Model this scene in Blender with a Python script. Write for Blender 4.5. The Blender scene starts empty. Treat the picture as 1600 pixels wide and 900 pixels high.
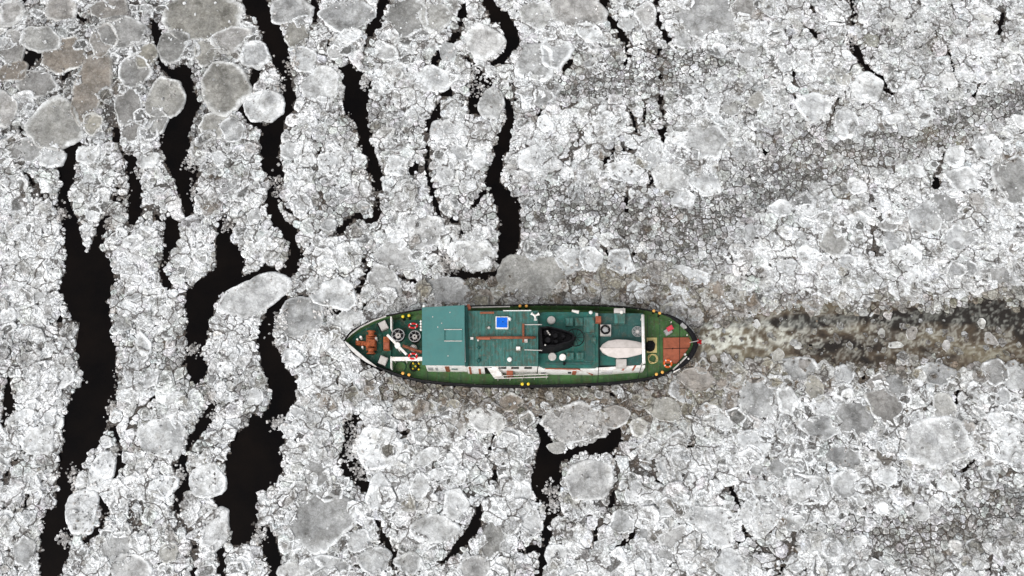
import bpy, bmesh, math, random
import numpy as np
from mathutils import Vector, Matrix
R = math.radians
random.seed(11)
rng = np.random.default_rng(11)
scene = bpy.context.scene
col = scene.collection

# ---------------------------------------------------------------- camera, sky, sun, exposure
CAM_D, TILT, LENS, SENSOR = 90.0, R(18.0), 33.75, 36.0
cam_data = bpy.data.cameras.new("camera")
cam_data.lens = LENS
cam_data.sensor_width = SENSOR
cam_data.clip_start = 1.0
cam_data.clip_end = 8000.0
cam = bpy.data.objects.new("camera", cam_data)
col.objects.link(cam)
CAM = (0.0, -CAM_D * math.sin(TILT), CAM_D * math.cos(TILT))
cam.location = CAM
cam.rotation_euler = (TILT, 0, 0)
scene.camera = cam

SUN_EL, SUN_AZ = R(52), R(215)          # compass direction the light comes from
world = bpy.data.worlds.new("World")
scene.world = world
world.use_nodes = True
wt = world.node_tree
sky = wt.nodes.new("ShaderNodeTexSky")
sky.sky_type = 'NISHITA'
sky.sun_disc = False
sky.sun_elevation = SUN_EL
sky.sun_rotation = SUN_AZ
sky.air_density = 1.0
sky.dust_density = 3.0
hsv = wt.nodes.new("ShaderNodeHueSaturation")     # a white overcast, not a blue sky
hsv.inputs["Saturation"].default_value = 0.10
wt.links.new(sky.outputs[0], hsv.inputs["Color"])
bg = wt.nodes["Background"]
bg.inputs["Strength"].default_value = 0.105
wt.links.new(hsv.outputs[0], bg.inputs["Color"])

sun_d = bpy.data.lights.new("sun", 'SUN')
sun_d.energy = 0.7
sun_d.angle = R(40)
sun_d.color = (1.0, 0.975, 0.94)
sun = bpy.data.objects.new("sun", sun_d)
col.objects.link(sun)
sd = Vector((math.sin(SUN_AZ) * math.cos(SUN_EL), math.cos(SUN_AZ) * math.cos(SUN_EL), math.sin(SUN_EL)))
sun.rotation_euler = sd.to_track_quat('Z', 'Y').to_euler()
sun.location = sd * 120

vs = scene.view_settings
vs.view_transform = 'Standard'
vs.look = 'None'
vs.gamma = 1.0
vs.use_curve_mapping = False
vs.exposure = 1.16
scene.cycles.use_denoising = True
scene.cycles.max_bounces = 6

# ---------------------------------------------------------------- photograph coordinates (1600 x 900) <-> world
KX = SENSOR / LENS / 1600.0
CT, ST = math.cos(TILT), math.sin(TILT)

def P(px, py, z=0.0):
    """the point at height z seen at a pixel of the photograph"""
    u, v = (px - 800) * KX, (450 - py) * KX
    dx, dy, dz = u, v * CT + ST, v * ST - CT
    t = (z - CAM[2]) / dz
    return Vector((CAM[0] + t * dx, CAM[1] + t * dy, z))

def to_px(X, Y, Z):
    x, y, z = X - CAM[0], Y - CAM[1], Z - CAM[2]
    cy = y * CT + z * ST
    cz = -y * ST + z * CT
    return 800 + (x / -cz) / KX, 450 - (cy / -cz) / KX

# ---------------------------------------------------------------- object helpers
def tag(o, label=None, cat=None, group=None, kind=None):
    if label: o["label"] = label
    if cat: o["category"] = cat
    if group: o["group"] = group
    if kind: o["kind"] = kind
    return o

WLOC = {}
def put(name, me, mat, parent=None, loc=None):
    """links a mesh given in world coordinates as one object with its origin at its own base"""
    o = bpy.data.objects.new(name, me)
    n = len(me.vertices)
    co = np.empty(n * 3, dtype=np.float32)
    me.vertices.foreach_get("co", co)
    co = co.reshape(-1, 3)
    if loc is None:
        mn, mx = co.min(0), co.max(0)
        loc = Vector(((mn[0] + mx[0]) / 2, (mn[1] + mx[1]) / 2, mn[2]))
    co -= np.array(loc, dtype=np.float32)
    me.vertices.foreach_set("co", co.ravel())
    me.update()
    if mat is not None:
        me.materials.append(mat)
    o.location = Vector(loc) - (WLOC[parent.name] if parent else Vector((0, 0, 0)))
    col.objects.link(o)
    WLOC[o.name] = Vector(loc)
    if parent: o.parent = parent
    return o

def empty(name, loc):
    o = bpy.data.objects.new(name, None)
    o.location = loc
    o.empty_display_size = 0.5
    col.objects.link(o)
    WLOC[o.name] = Vector(loc)
    return o

def mesh_np(name, verts, polys_len, polys_idx, colors=None, smooth=False):
    """fast mesh from flat arrays"""
    me = bpy.data.meshes.new(name)
    verts = np.asarray(verts, dtype=np.float32)
    polys_len = np.asarray(polys_len, dtype=np.int32)
    polys_idx = np.asarray(polys_idx, dtype=np.int32)
    me.vertices.add(len(verts))
    me.vertices.foreach_set("co", verts.ravel())
    me.loops.add(len(polys_idx))
    me.loops.foreach_set("vertex_index", polys_idx)
    me.polygons.add(len(polys_len))
    starts = np.zeros(len(polys_len), dtype=np.int32)
    starts[1:] = np.cumsum(polys_len)[:-1]
    me.polygons.foreach_set("loop_start", starts)
    me.polygons.foreach_set("use_smooth", np.full(len(polys_len), smooth, dtype=bool))
    if colors is not None:
        at = me.color_attributes.new("Col", 'FLOAT_COLOR', 'POINT')
        c = np.ones((len(verts), 4), dtype=np.float32)
        c[:, :colors.shape[1]] = colors
        at.data.foreach_set("color", c.ravel())
    me.update(calc_edges=True)
    me.validate()
    return me

# ---------------------------------------------------------------- materials
def newmat(name):
    m = bpy.data.materials.new(name)
    m.use_nodes = True
    nt = m.node_tree
    b = nt.nodes["Principled BSDF"]
    return m, nt, b

def texco(nt):
    return nt.nodes.new("ShaderNodeNewGeometry").outputs["Position"]

def noise(nt, scale, detail=4, rough=0.6, vec=None):
    n = nt.nodes.new("ShaderNodeTexNoise")
    n.inputs["Scale"].default_value = scale
    n.inputs["Detail"].default_value = detail
    n.inputs["Roughness"].default_value = rough
    nt.links.new(vec if vec is not None else texco(nt), n.inputs["Vector"])
    return n.outputs["Fac"]

def ramp(nt, fac, stops):
    r = nt.nodes.new("ShaderNodeValToRGB")
    e = r.color_ramp.elements
    e[0].position, e[0].color = stops[0][0], (*stops[0][1], 1)
    e[1].position, e[1].color = stops[-1][0], (*stops[-1][1], 1)
    for p, c in stops[1:-1]:
        k = e.new(p); k.color = (*c, 1)
    nt.links.new(fac, r.inputs["Fac"])
    return r.outputs["Color"]

def mix(nt, fac, a, b, mode='MIX'):
    m = nt.nodes.new("ShaderNodeMix")
    m.data_type = 'RGBA'
    m.blend_type = mode
    for sock, val in ((m.inputs["Factor"], fac), (m.inputs["A"], a), (m.inputs["B"], b)):
        pass
    fs = [s for s in m.inputs if s.name == "Factor" and s.type == 'VALUE'][0]
    As = [s for s in m.inputs if s.name == "A" and s.type == 'RGBA'][0]
    Bs = [s for s in m.inputs if s.name == "B" and s.type == 'RGBA'][0]
    for sock, val in ((fs, fac), (As, a), (Bs, b)):
        if hasattr(val, "is_linked"): nt.links.new(val, sock)
        elif isinstance(val, (int, float)): sock.default_value = val
        else: sock.default_value = (*val, 1)
    return [s for s in m.outputs if s.type == 'RGBA'][0]

def bump(nt, b, height, strength, dist):
    n = nt.nodes.new("ShaderNodeBump")
    n.inputs["Strength"].default_value = strength
    n.inputs["Distance"].default_value = dist
    nt.links.new(height, n.inputs["Height"])
    nt.links.new(n.outputs[0], b.inputs["Normal"])

def math_node(nt, op, a, b_=0.0):
    n = nt.nodes.new("ShaderNodeMath"); n.operation = op
    for k, v in enumerate((a, b_)):
        if hasattr(v, "is_linked"): nt.links.new(v, n.inputs[k])
        else: n.inputs[k].default_value = v
    return n.outputs[0]

def warped(nt, pos, scale, amount):
    """positions pushed about by noise, so that no pattern runs straight"""
    n = nt.nodes.new("ShaderNodeTexNoise"); n.inputs["Scale"].default_value = scale; n.inputs["Detail"].default_value = 2
    nt.links.new(pos, n.inputs["Vector"])
    m = nt.nodes.new("ShaderNodeVectorMath"); m.operation = 'MULTIPLY_ADD'
    nt.links.new(n.outputs["Color"], m.inputs[0]); m.inputs[1].default_value = (amount,) * 3
    nt.links.new(pos, m.inputs[2])
    return m.outputs[0]

def crumbs(nt, vec, scale):
    """broken crumbs of ice: one tone for each crumb, and the dark joints between them"""
    v = nt.nodes.new("ShaderNodeTexVoronoi"); v.inputs["Scale"].default_value = scale
    nt.links.new(vec, v.inputs["Vector"])
    e = nt.nodes.new("ShaderNodeTexVoronoi"); e.feature = 'DISTANCE_TO_EDGE'; e.inputs["Scale"].default_value = scale
    nt.links.new(vec, e.inputs["Vector"])
    sep = nt.nodes.new("ShaderNodeSeparateColor"); nt.links.new(v.outputs["Color"], sep.inputs[0])
    return sep.outputs[0], e.outputs["Distance"], v.outputs["Distance"]

def ice_material(name, patch, grain, crumb, crack, frost_amt, wet_amt, crumb_amt, bump_amt, snow_amt=.8, thin_amt=.7, plate=.55, plate_on=1.0, soft=False):
    """ice: its own colour attribute broken up by frost, wet grey patches, crumbs and thin cracks"""
    m, nt, b = newmat(name)
    at = nt.nodes.new("ShaderNodeAttribute"); at.attribute_name = "Col"
    pos = texco(nt)
    wp = warped(nt, pos, 2.2, .34)
    base = at.outputs["Color"]
    wet = ramp(nt, noise(nt, patch, 6, 0.72, wp), [(0.46, (0, 0, 0)), (0.62, (wet_amt,) * 3)])
    c = mix(nt, wet, base, mix(nt, 1.0, base, (0.50, 0.485, 0.46), 'MULTIPLY'))
    big = warped(nt, pos, 1.1, .9)
    snow = ramp(nt, noise(nt, .42, 5, 0.68, big), [(0.47, (0, 0, 0)), (0.58, (snow_amt,) * 3)])
    snow = mix(nt, 1.0, snow, at.outputs["Alpha"], 'MULTIPLY')
    c = mix(nt, snow, c, mix(nt, 0.75, base, (0.88, 0.89, 0.90)))
    thin = ramp(nt, noise(nt, .62, 5, 0.7, warped(nt, pos, .8, 1.3)), [(0.53, (0, 0, 0)), (0.63, (thin_amt,) * 3)])
    c = mix(nt, thin, c, mix(nt, 1.0, base, (0.35, 0.335, 0.305), 'MULTIPLY'))
    tone, edge, dist = crumbs(nt, wp, crumb)
    tone2, edge2, dist2 = crumbs(nt, warped(nt, pos, 5.0, .16), crumb * 2.3)
    tm = ramp(nt, tone, [(0.0, (1 - crumb_amt,) * 3), (0.55, (1.0,) * 3), (1.0, (1.12,) * 3)])
    c = mix(nt, 1.0, c, tm, 'MULTIPLY')
    tm2 = ramp(nt, tone2, [(0.0, (1 - crumb_amt * .9,) * 3), (0.5, (1.0,) * 3), (1.0, (1.08,) * 3)])
    c = mix(nt, 1.0, c, tm2, 'MULTIPLY')
    fr = ramp(nt, noise(nt, grain, 6, 0.75, wp), [(0.50, (0, 0, 0)), (0.64, (frost_amt,) * 3)])
    fr = mix(nt, 1.0, fr, ramp(nt, at.outputs["Alpha"], [(0.0, (.35,) * 3), (1.0, (1, 1, 1))]), 'MULTIPLY')
    lift = mix(nt, 0.62, base, (0.88, 0.89, 0.90))
    c = mix(nt, fr, c, lift)
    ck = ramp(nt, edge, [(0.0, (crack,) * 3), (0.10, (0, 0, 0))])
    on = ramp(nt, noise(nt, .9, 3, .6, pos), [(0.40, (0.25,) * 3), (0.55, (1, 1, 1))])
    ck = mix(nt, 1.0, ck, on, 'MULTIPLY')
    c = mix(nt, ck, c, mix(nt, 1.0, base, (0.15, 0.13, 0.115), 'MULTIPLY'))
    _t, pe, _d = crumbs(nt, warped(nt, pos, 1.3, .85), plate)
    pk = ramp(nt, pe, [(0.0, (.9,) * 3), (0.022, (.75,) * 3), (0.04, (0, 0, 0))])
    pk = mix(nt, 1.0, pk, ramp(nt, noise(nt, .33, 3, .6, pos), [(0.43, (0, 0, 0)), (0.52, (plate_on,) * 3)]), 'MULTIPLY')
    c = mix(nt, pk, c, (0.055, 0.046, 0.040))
    if soft: c = mix(nt, at.outputs["Alpha"], base, c)      # churned water carries no crumbs
    nt.links.new(c, b.inputs["Base Color"])
    b.inputs["Roughness"].default_value = 0.55
    b.inputs["Specular IOR Level"].default_value = 0.25
    h = math_node(nt, 'ADD', math_node(nt, 'MULTIPLY', noise(nt, grain * 1.5, 5, .7, wp), 1.0), math_node(nt, 'MULTIPLY', tone2, .35))
    bump(nt, b, h, bump_amt, 0.12)
    return m

def paint(name, c, rough=0.5, var=0.25, scale=1.2, dirt=None, dirt_amt=0.4, metal=0.0, streak=False, rust=0.0):
    """paint with uneven fading and grime that has a shape of its own"""
    m, nt, b = newmat(name)
    pos = texco(nt)
    n = noise(nt, scale, 5, 0.65, pos)
    lo = tuple(x * (1 - var) for x in c); hi = tuple(min(1, x * (1 + var)) for x in c)
    cc = ramp(nt, n, [(0.3, lo), (0.7, hi)])
    if dirt is not None:
        v = pos
        if streak:
            mp = nt.nodes.new("ShaderNodeMapping"); mp.inputs["Scale"].default_value = (3.0, 0.35, 1)
            nt.links.new(pos, mp.inputs["Vector"]); v = mp.outputs[0]
        f = ramp(nt, noise(nt, scale * 2.1, 6, 0.7, v), [(0.46, (0, 0, 0)), (0.62, (dirt_amt,) * 3)])
        cc = mix(nt, f, cc, dirt)
    if rust:
        f = ramp(nt, noise(nt, 1.7, 7, 0.75, warped(nt, pos, .9, .8)), [(0.53, (0, 0, 0)), (0.60, (rust,) * 3)])
        cc = mix(nt, f, cc, (.085, .048, .028))
        f = ramp(nt, noise(nt, 3.3, 6, 0.7, pos), [(0.56, (0, 0, 0)), (0.63, (rust * .6,) * 3)])
        cc = mix(nt, f, cc, (.20, .21, .19))
    nt.links.new(cc, b.inputs["Base Color"])
    b.inputs["Roughness"].default_value = rough
    b.inputs["Specular IOR Level"].default_value = 0.14
    b.inputs["Metallic"].default_value = metal
    bump(nt, b, noise(nt, 9, 3, 0.6, pos), 0.15, 0.02)
    return m

# ================================================================ fields over the photographed plain
def _hash(ix, iy, seed):
    h = (ix.astype(np.int64) * 374761393 + iy.astype(np.int64) * 668265263 + seed * 974634533) & 0xFFFFFFFF
    h = ((h ^ (h >> 13)) * 1274126177) & 0xFFFFFFFF
    h = h ^ (h >> 16)
    return (h & 0xFFFFFF) / float(0x1000000)

def vnoise(x, y, seed=0, octaves=1, gain=0.5):
    x = np.asarray(x, dtype=np.float64); y = np.asarray(y, dtype=np.float64)
    tot, amp, s = 0.0, 1.0, 0.0
    for o in range(octaves):
        ix, iy = np.floor(x), np.floor(y)
        fx, fy = x - ix, y - iy
        fx = fx * fx * (3 - 2 * fx); fy = fy * fy * (3 - 2 * fy)
        a = _hash(ix, iy, seed + o); b = _hash(ix + 1, iy, seed + o)
        c = _hash(ix, iy + 1, seed + o); d = _hash(ix + 1, iy + 1, seed + o)
        tot = tot + amp * ((a * (1 - fx) + b * fx) * (1 - fy) + (c * (1 - fx) + d * fx) * fy)
        s += amp; amp *= gain; x = x * 2.03 + 17.1; y = y * 2.03 + 5.7
    return tot / s

# open leads of black water: x, y, width along each crack
LEADS = [
 [(112,190,9),(124,205,12),(112,225,22),(106,262,28),(101,300,21),(97,322,23),(108,350,30),(115,375,30),(120,397,32),(120,412,42),(135,450,84)],
 [(150,392,18),(142,415,54),(136,440,84),(137,452,80),(138,475,66),(148,500,55),(149,537,57),(153,562,58),(156,600,57),(146,625,66),(136,650,70),(131,672,60),(118,700,42),(110,725,42),(102,750,30),(97,775,20),(98,800,28),(91,815,52),(90,837,56),(86,862,48),(80,880,38),(70,905,22),(60,1020,16)],
 [(168,655,10),(182,680,10),(191,705,13),(187,725,13),(172,745,14),(155,760,11),(140,766,10)],
 [(148,768,10),(158,785,9),(164,800,10),(158,818,9),(148,832,9),(132,844,8)],
 [(30,-60,8),(35,-10,9),(40,10,5)],[(110,20,8),(132,30,11)],[(54,58,18),(50,80,24),(42,100,20),(30,125,13)],[(32,200,7),(40,225,8)],
 [(100,118,6),(122,100,6)],[(116,160,9),(120,180,10),(124,200,10)],
 [(178,190,8),(183,215,11),(186,228,8),(195,240,9),(206,255,17),(208,275,16),(212,297,27),(212,315,22),(208,335,17),(204,345,7)],
 [(184,285,8),(184,310,10)],
 [(165,345,12),(155,365,14),(148,385,20)],
 [(240,36,8),(244,62,12),(248,92,12),(262,112,18),(285,115,34),(291,140,26),(286,165,48),(279,182,46),(273,205,46),(275,225,50),(277,250,42),(290,275,40),(291,300,30),(292,325,14),(294,334,5)],
 [(264,343,12),(267,362,23),(264,382,20),(258,400,15),(250,420,8),(262,447,6)],
 [(348,346,15),(348,368,20),(352,388,34),(360,412,46),(356,432,48),(335,447,46),(318,458,44),(311,478,46),(310,500,40),(307,525,38),(303,543,24),(306,552,16),(306,568,36),(305,582,28),(307,598,8)],
 [(374,441,16),(392,430,14),(412,418,14),(430,424,12),(440,436,12)],
 [(322,618,9),(331,632,15),(328,650,18),(314,668,23),(298,686,13),(285,718,14),(280,732,20),(288,757,22),(274,785,12),(280,805,7),(300,845,6),(303,870,8),(302,905,8),(302,1010,6)],
 [(343,860,9),(347,890,10),(348,960,10)],
 [(385,-110,26),(395,-2,40),(410,22,30),(427,50,30),(435,78,34),(442,108,24),(447,135,19),(449,152,22),(442,178,18),(428,205,26),(422,225,35),(423,250,31),(430,275,27),(429,300,20),(427,325,25),(434,345,25),(448,360,22),(457,380,20),(460,400,20),(454,415,25),(446,430,22),(443,450,15),(438,470,20),(426,488,24),(417,512,24),(416,537,28),(421,562,32),(428,582,34),(442,600,40),(442,620,32),(432,640,38),(424,663,44),(410,688,70),(400,700,78),(398,718,92),(390,738,68),(380,750,50),(367,775,66),(374,803,60),(378,825,40),(368,842,18)],
 [(402,112,12),(395,130,12),(385,150,17),(378,170,22),(385,186,14),(402,196,12),(420,205,12)],
 [(412,822,14),(420,850,25),(427,880,29),(432,905,28),(436,1010,18)],
 [(452,467,9),(490,466,9),(500,480,12),(512,486,8),(530,485,7),(550,475,9),(560,450,7),(568,430,5)],
 [(490,-100,12),(490,5,12),(493,22,10),(490,42,5)],
 [(610,-100,14),(598,5,15),(590,30,18),(574,58,14),(568,80,6)],
 [(512,62,5),(512,80,5)],
 [(526,104,8),(545,112,30),(555,128,48),(556,145,40),(552,162,38),(562,188,26),(570,208,22),(571,225,19),(581,250,18),(588,275,20),(590,300,16),(589,325,12),(586,340,11),(574,343,9),(556,338,8),(541,347,8),(530,360,7),(514,368,4)],
 [(735,-90,8),(720,30,13),(715,50,12),(700,72,8),(676,93,9),(678,108,8),(696,121,8),(700,140,14),(686,155,12),(683,175,10),(672,195,12),(665,215,13),(668,235,13),(665,260,10),(672,290,10),(680,315,10),(688,342,5)],
 [(690,398,6),(694,412,11),(702,425,14),(726,431,17),(750,431,15),(776,424,9)],
 [(745,-100,14),(760,-2,20),(775,20,24),(795,45,22),(801,66,18),(786,90,14),(768,100,6)],
 [(725,90,5),(742,104,11),(754,128,26),(752,145,36),(744,162,34),(768,155,14),(790,160,12),(800,180,10),(790,205,24),(786,225,26),(777,250,20),(771,275,26),(771,290,25),(782,305,28),(793,325,34),(797,350,36),(796,375,38),(791,395,30),(783,408,14)],
 [(765,288,8),(752,302,9),(743,318,5)],
 [(940,-80,14),(941,5,15),(946,25,14),(965,45,10),(977,64,17),(980,85,7),(974,118,4)],
 [(1025,-60,6),(1024,15,6),(1030,40,5),(1042,62,4),(1020,95,4)],
 [(892,95,5),(883,106,8)],[(862,0,6),(872,28,6)],
 [(1030,150,5),(1035,180,6),(1036,215,6)],[(979,293,7),(979,335,8)],[(1020,268,6),(1010,300,5)],[(985,232,5),(958,236,6),(944,252,5)],
 [(1328,-50,5),(1331,14,6),(1331,35,4)],[(1316,64,5),(1330,62,14),(1338,78,14),(1345,95,13),(1356,108,5),(1380,125,4),(1390,145,6)],
 [(1566,18,4),(1561,48,4)],[(1560,55,4),(1556,70,3)],[(1192,236,10)],[(1460,280,10),(1463,292,6)],
 [(12,590,6),(12,622,21),(10,640,17),(3,660,8)],[(93,498,5),(92,512,8),(90,523,4)],
 [(556,652,14),(548,668,24),(544,690,24),(541,712,20),(554,733,34),(563,752,24),(572,770,5)],
 [(843,652,5),(846,676,14),(855,695,26),(862,712,40),(857,730,46),(852,750,50),(855,770,45),(861,786,30),(861,800,20),(853,825,15),(853,850,15),(848,865,20),(842,888,16),(843,910,14),(842,1010,12)],
 [(817,862,8),(832,856,10),(846,858,10)],
 [(876,716,10),(890,708,8),(904,702,9),(925,698,20),(944,691,32),(955,680,26),(944,668,18)],
 [(958,712,2.5),(965,735,3.5),(960,768,4.5),(955,790,6),(941,812,8),(928,832,5),(925,852,3)],
 [(990,830,4),(978,842,6),(964,856,4)],
 [(776,718,7),(773,748,8),(780,758,5)],[(749,757,5),(749,800,9),(736,830,11),(715,855,9),(690,878,6)],
 [(584,806,5),(598,835,12),(612,862,10),(615,892,6),(620,980,6)],
 [(1190,738,2.5),(1194,748,3)],[(1130,850,3),(1160,845,3.5),(1180,835,3)],
 [(706,345,4),(722,348,6),(720,365,4)],[(565,400,4),(575,420,5),(560,455,5)],[(636,660,4),(625,690,4)],
 [(525,560,3),(528,600,3)],[(650,250,3),(642,270,3)],[(1345,120,4),(1400,150,4)],[(1035,100,4),(1028,150,4)],
]
# thin cracks in the packed ice
CRACKS = [
 [(25,250,3),(50,285,6),(68,310,5)],[(230,320,3),(250,345,4)],[(500,230,3),(495,260,3)],[(500,300,5),(505,318,5)],
 [(895,440,4),(905,420,5),(908,385,6)],[(940,385,4),(975,425,4)],[(980,410,4),(990,395,4)],
 [(800,130,5),(805,160,4)],[(845,170,4),(838,190,4)],[(880,170,4),(900,160,5)],[(985,175,4),(995,210,4)],[(1010,155,5),(1005,190,3)],
 [(905,210,3),(900,240,3)],[(870,265,3),(890,240,3)],[(960,60,3),(1040,90,4)],[(1265,5,5),(1272,18,4)],[(1258,40,4),(1275,55,4)],
 [(1240,115,5),(1240,150,5),(1255,180,4)],[(1290,200,4),(1312,150,3)],[(1530,130,5),(1520,150,3)],[(1480,75,5),(1490,110,5),(1498,140,4)],
 [(1365,390,4),(1367,398,4),(1360,350,3)],[(1440,350,3),(1465,372,4)],[(1475,240,5),(1465,270,6)],[(1300,700,4),(1310,720,3)],[(1245,825,3),(1225,880,6),(1215,900,6)],
 [(1315,700,4),(1318,730,3)],[(1505,735,6),(1520,720,6)],[(1550,870,4),(1545,900,5)],[(1345,600,3),(1352,580,3)],[(1495,610,4),(1490,640,4)],
 [(1265,540,4),(1255,520,3)],[(400,640,4),(385,665,3)],[(240,620,4),(205,650,4),(200,670,3)],[(245,700,4),(240,720,4)],[(45,770,4),(40,790,5)],[(45,690,4),(15,730,4),(5,750,3)],
 [(675,720,4),(680,760,4),(705,770,3)],[(620,690,4),(628,705,5)],[(770,680,4),(765,700,4)],[(985,725,4),(1025,735,4)],[(1020,740,4),(1030,755,4)],[(1075,700,5),(1090,690,4)],
 [(1140,760,5),(1165,810,6),(1185,815,4)],[(1160,825,4),(1195,862,4)],[(205,790,3),(208,830,3)],
 [(440,320,3),(470,345,3)],[(620,430,3),(650,440,3)],[(575,470,4),(560,490,3)],[(920,590,3),(960,620,3)],
]
X0, X1, Y0, Y1 = -250, 1850, -160, 1040
STEP = 1.5
gx = np.arange(X0, X1, STEP); gy = np.arange(Y0, Y1, STEP)
GX, GY = np.meshgrid(gx, gy)

def crack_field(lines):
    F = np.full(GX.shape, -60.0)
    for ln in lines:
        pts = ln if len(ln) > 1 else ln + [(ln[0][0] + 1, ln[0][1] + 1, ln[0][2])]
        for (x0, y0, w0), (x1, y1, w1) in zip(pts[:-1], pts[1:]):
            m = max(w0, w1) / 2 + 40
            i0 = max(0, int((min(x0, x1) - m - X0) / STEP)); i1 = min(len(gx), int((max(x0, x1) + m - X0) / STEP) + 1)
            j0 = max(0, int((min(y0, y1) - m - Y0) / STEP)); j1 = min(len(gy), int((max(y0, y1) + m - Y0) / STEP) + 1)
            if i1 <= i0 or j1 <= j0: continue
            xx, yy = GX[j0:j1, i0:i1], GY[j0:j1, i0:i1]
            dx, dy = x1 - x0, y1 - y0
            L = dx * dx + dy * dy + 1e-6
            t = np.clip(((xx - x0) * dx + (yy - y0) * dy) / L, 0, 1)
            d = np.hypot(xx - x0 - t * dx, yy - y0 - t * dy)
            F[j0:j1, i0:i1] = np.maximum(F[j0:j1, i0:i1], (w0 + (w1 - w0) * t) / 2 - d)
    return F

def rough_edge(F, amp):
    wob = (vnoise(GX / 19, GY / 19, 3, 2) - 0.5) * 15 + (vnoise(GX / 7, GY / 7, 5, 3, .65) - 0.5) * 15
    return F + wob * amp

LEAD = rough_edge(crack_field(LEADS), 0.80) - .5
CRK = rough_edge(crack_field(CRACKS), 0.28) - .35
OPEN = np.maximum(LEAD, CRK)

def sample(F, px, py):
    i = np.clip(((np.asarray(px) - X0) / STEP).astype(int), 0, F.shape[1] - 1)
    j = np.clip(((np.asarray(py) - Y0) / STEP).astype(int), 0, F.shape[0] - 1)
    return F[j, i]

def blobs(lst):
    F = np.zeros(GX.shape)
    for x, y, rx, ry, w in lst:
        F += w * np.exp(-((GX - x) / rx) ** 2 - ((GY - y) / ry) ** 2)
    return F

# crushed, wet grey stretches
GREY = blobs([(140,110,170,110,.42),(330,150,60,70,.3),(950,335,120,50,.9),(835,325,60,55,.6),(1060,385,80,40,.7),(980,120,90,35,.9),(1080,95,80,35,.8),(1125,150,60,30,.3),(1260,245,100,50,1.0),
  (1160,320,90,35,.6),(1190,290,60,30,.5),(1540,165,80,26,.7),(1450,215,90,28,.6),(1590,140,40,30,.5),(1440,850,110,45,.7),(1560,770,80,50,.5),(1500,800,80,40,.4),(1350,825,60,26,.4),
  (520,310,60,40,.55),(560,345,50,25,.5),(740,325,55,35,.6),(770,420,40,30,.4),(60,525,45,45,.35),(250,560,80,35,.5),(380,620,60,60,.4),(30,540,50,50,.35),
  (560,175,40,30,.3),(600,190,70,35,.55),(520,200,60,30,.5),(1370,40,80,40,.35),(1420,70,70,40,.3),(160,380,60,40,.2),(1085,350,70,40,.6),
  (330,280,60,60,.35),(200,520,40,60,.35),(640,300,40,60,.3),(1000,640,80,50,.3)])
ULP = np.clip(blobs([(130,100,150,120,1.2),(330,60,60,60,.8),(320,175,40,40,.6)]), 0, 1)
# the zone of thin translucent pans
PANZ = blobs([(150,100,190,140,1.0),(330,60,80,80,.7),(330,170,60,50,.6),(540,40,120,60,.6),(1120,20,90,40,.5),(540,460,80,50,.5),(500,820,120,70,.6),(640,720,90,40,.5),(900,720,90,60,.4),(1350,640,220,70,.55),(1280,740,120,80,.5),(1520,590,90,50,.5),(1450,380,150,90,.35),(860,100,90,60,.4)])
# silt stirred up by the hull and along the wake
SILT = blobs([(880,442,130,30,1.15),(770,455,60,22,.7),(1060,462,80,32,.9),(1000,625,130,30,.85),(770,622,190,20,.8),(650,603,60,16,.7),(880,612,150,18,.9),(1130,575,110,32,.9),(610,482,40,14,.4),
  (700,465,60,20,.5),(590,600,40,16,.3),(1000,470,60,18,.7),(870,650,120,24,.4),(1010,670,60,30,.4),(700,645,60,30,.35),(1330,250,90,40,.25),(1500,215,90,25,.25),(1480,840,110,40,.3),(1030,345,60,30,.25),(1110,470,60,25,.6),(1420,40,60,30,.15)])
wc = 534 - 0.036 * (GX - 1090) + (vnoise(GX / 60, GY / 60, 9) - .5) * 14
wh = 30 + np.clip((GX - 1090) / 130, 0, 1) * 14 + np.clip((GX - 1250) / 350, 0, 1) * 6
wd = np.abs(GY - wc) / wh + (vnoise(GX / 22, GY / 14, 12, 3) - .5) * 1.1
WAKE = np.clip(1.35 - wd, 0, 1) * np.clip((GX - 1070) / 20, 0, 1)
SILT = np.clip(SILT * (0.75 + 0.9 * vnoise(GX / 30, GY / 24, 21, 3)), 0, 1)
SILT = np.clip(SILT + np.clip((vnoise(GX / 20, GY / 20, 27, 3) - .66) * 5, 0, .55), 0, 1)
SILT = np.clip(SILT + np.clip(1.95 - wd, 0, 1) * np.clip((GX - 1050) / 40, 0, 1) * .95, 0, 1)
def band(lines):
    return np.clip((crack_field(lines) + 12) / 34, 0, 1)
GREY = np.maximum(GREY * .8, band([[(845,335,50),(950,338,75),(1060,345,80),(1160,310,70),(1260,255,95),(1360,235,60),(1450,212,50),(1540,172,55),(1620,135,55),(1850,60,60)], [(870,140,40),(960,130,60),(1040,105,55),(1120,88,40)], [(1340,830,20),(1440,850,60),(1520,805,60),(1620,770,70)]]))
GREY = np.clip(GREY * (0.05 + 1.9 * vnoise(GX / 26, GY / 20, 25, 4, .6)), 0, 1)
PANZ = np.clip(PANZ, 0, 1)

# the dark open streak along the wake's upper edge
streak = band([[(1088,507,6),(1180,504,9),(1250,500,12),(1350,494,13),(1450,487,20),(1540,486,34),(1640,484,46)]])

# ---------------------------------------------------------------- the hull's outline at deck height, used by ice and ship alike
N_EDGE = [(538,535),(548,521),(562,511),(584,500),(604,493),(630,487.5),(658,482.5),(700,479),(730,477.5),(800,476),(850,475),(900,475.5),(950,477),(985,479.5),(1015,484),(1040,491),(1060,501),(1075,514),(1084,526),(1087.5,538)]
S_EDGE = [(538,535),(545,545),(556,555),(570,565),(586,573.5),(605,580.5),(630,588.5),(660,595.5),(700,600),(750,603),(800,604),(850,603.5),(900,602),(950,599.5),(985,596),(1015,591.5),(1040,584.5),(1060,574),(1074,562),(1083,550),(1087.5,538)]
HULL_PX = N_EDGE + S_EDGE[::-1][1:-1]

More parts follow.
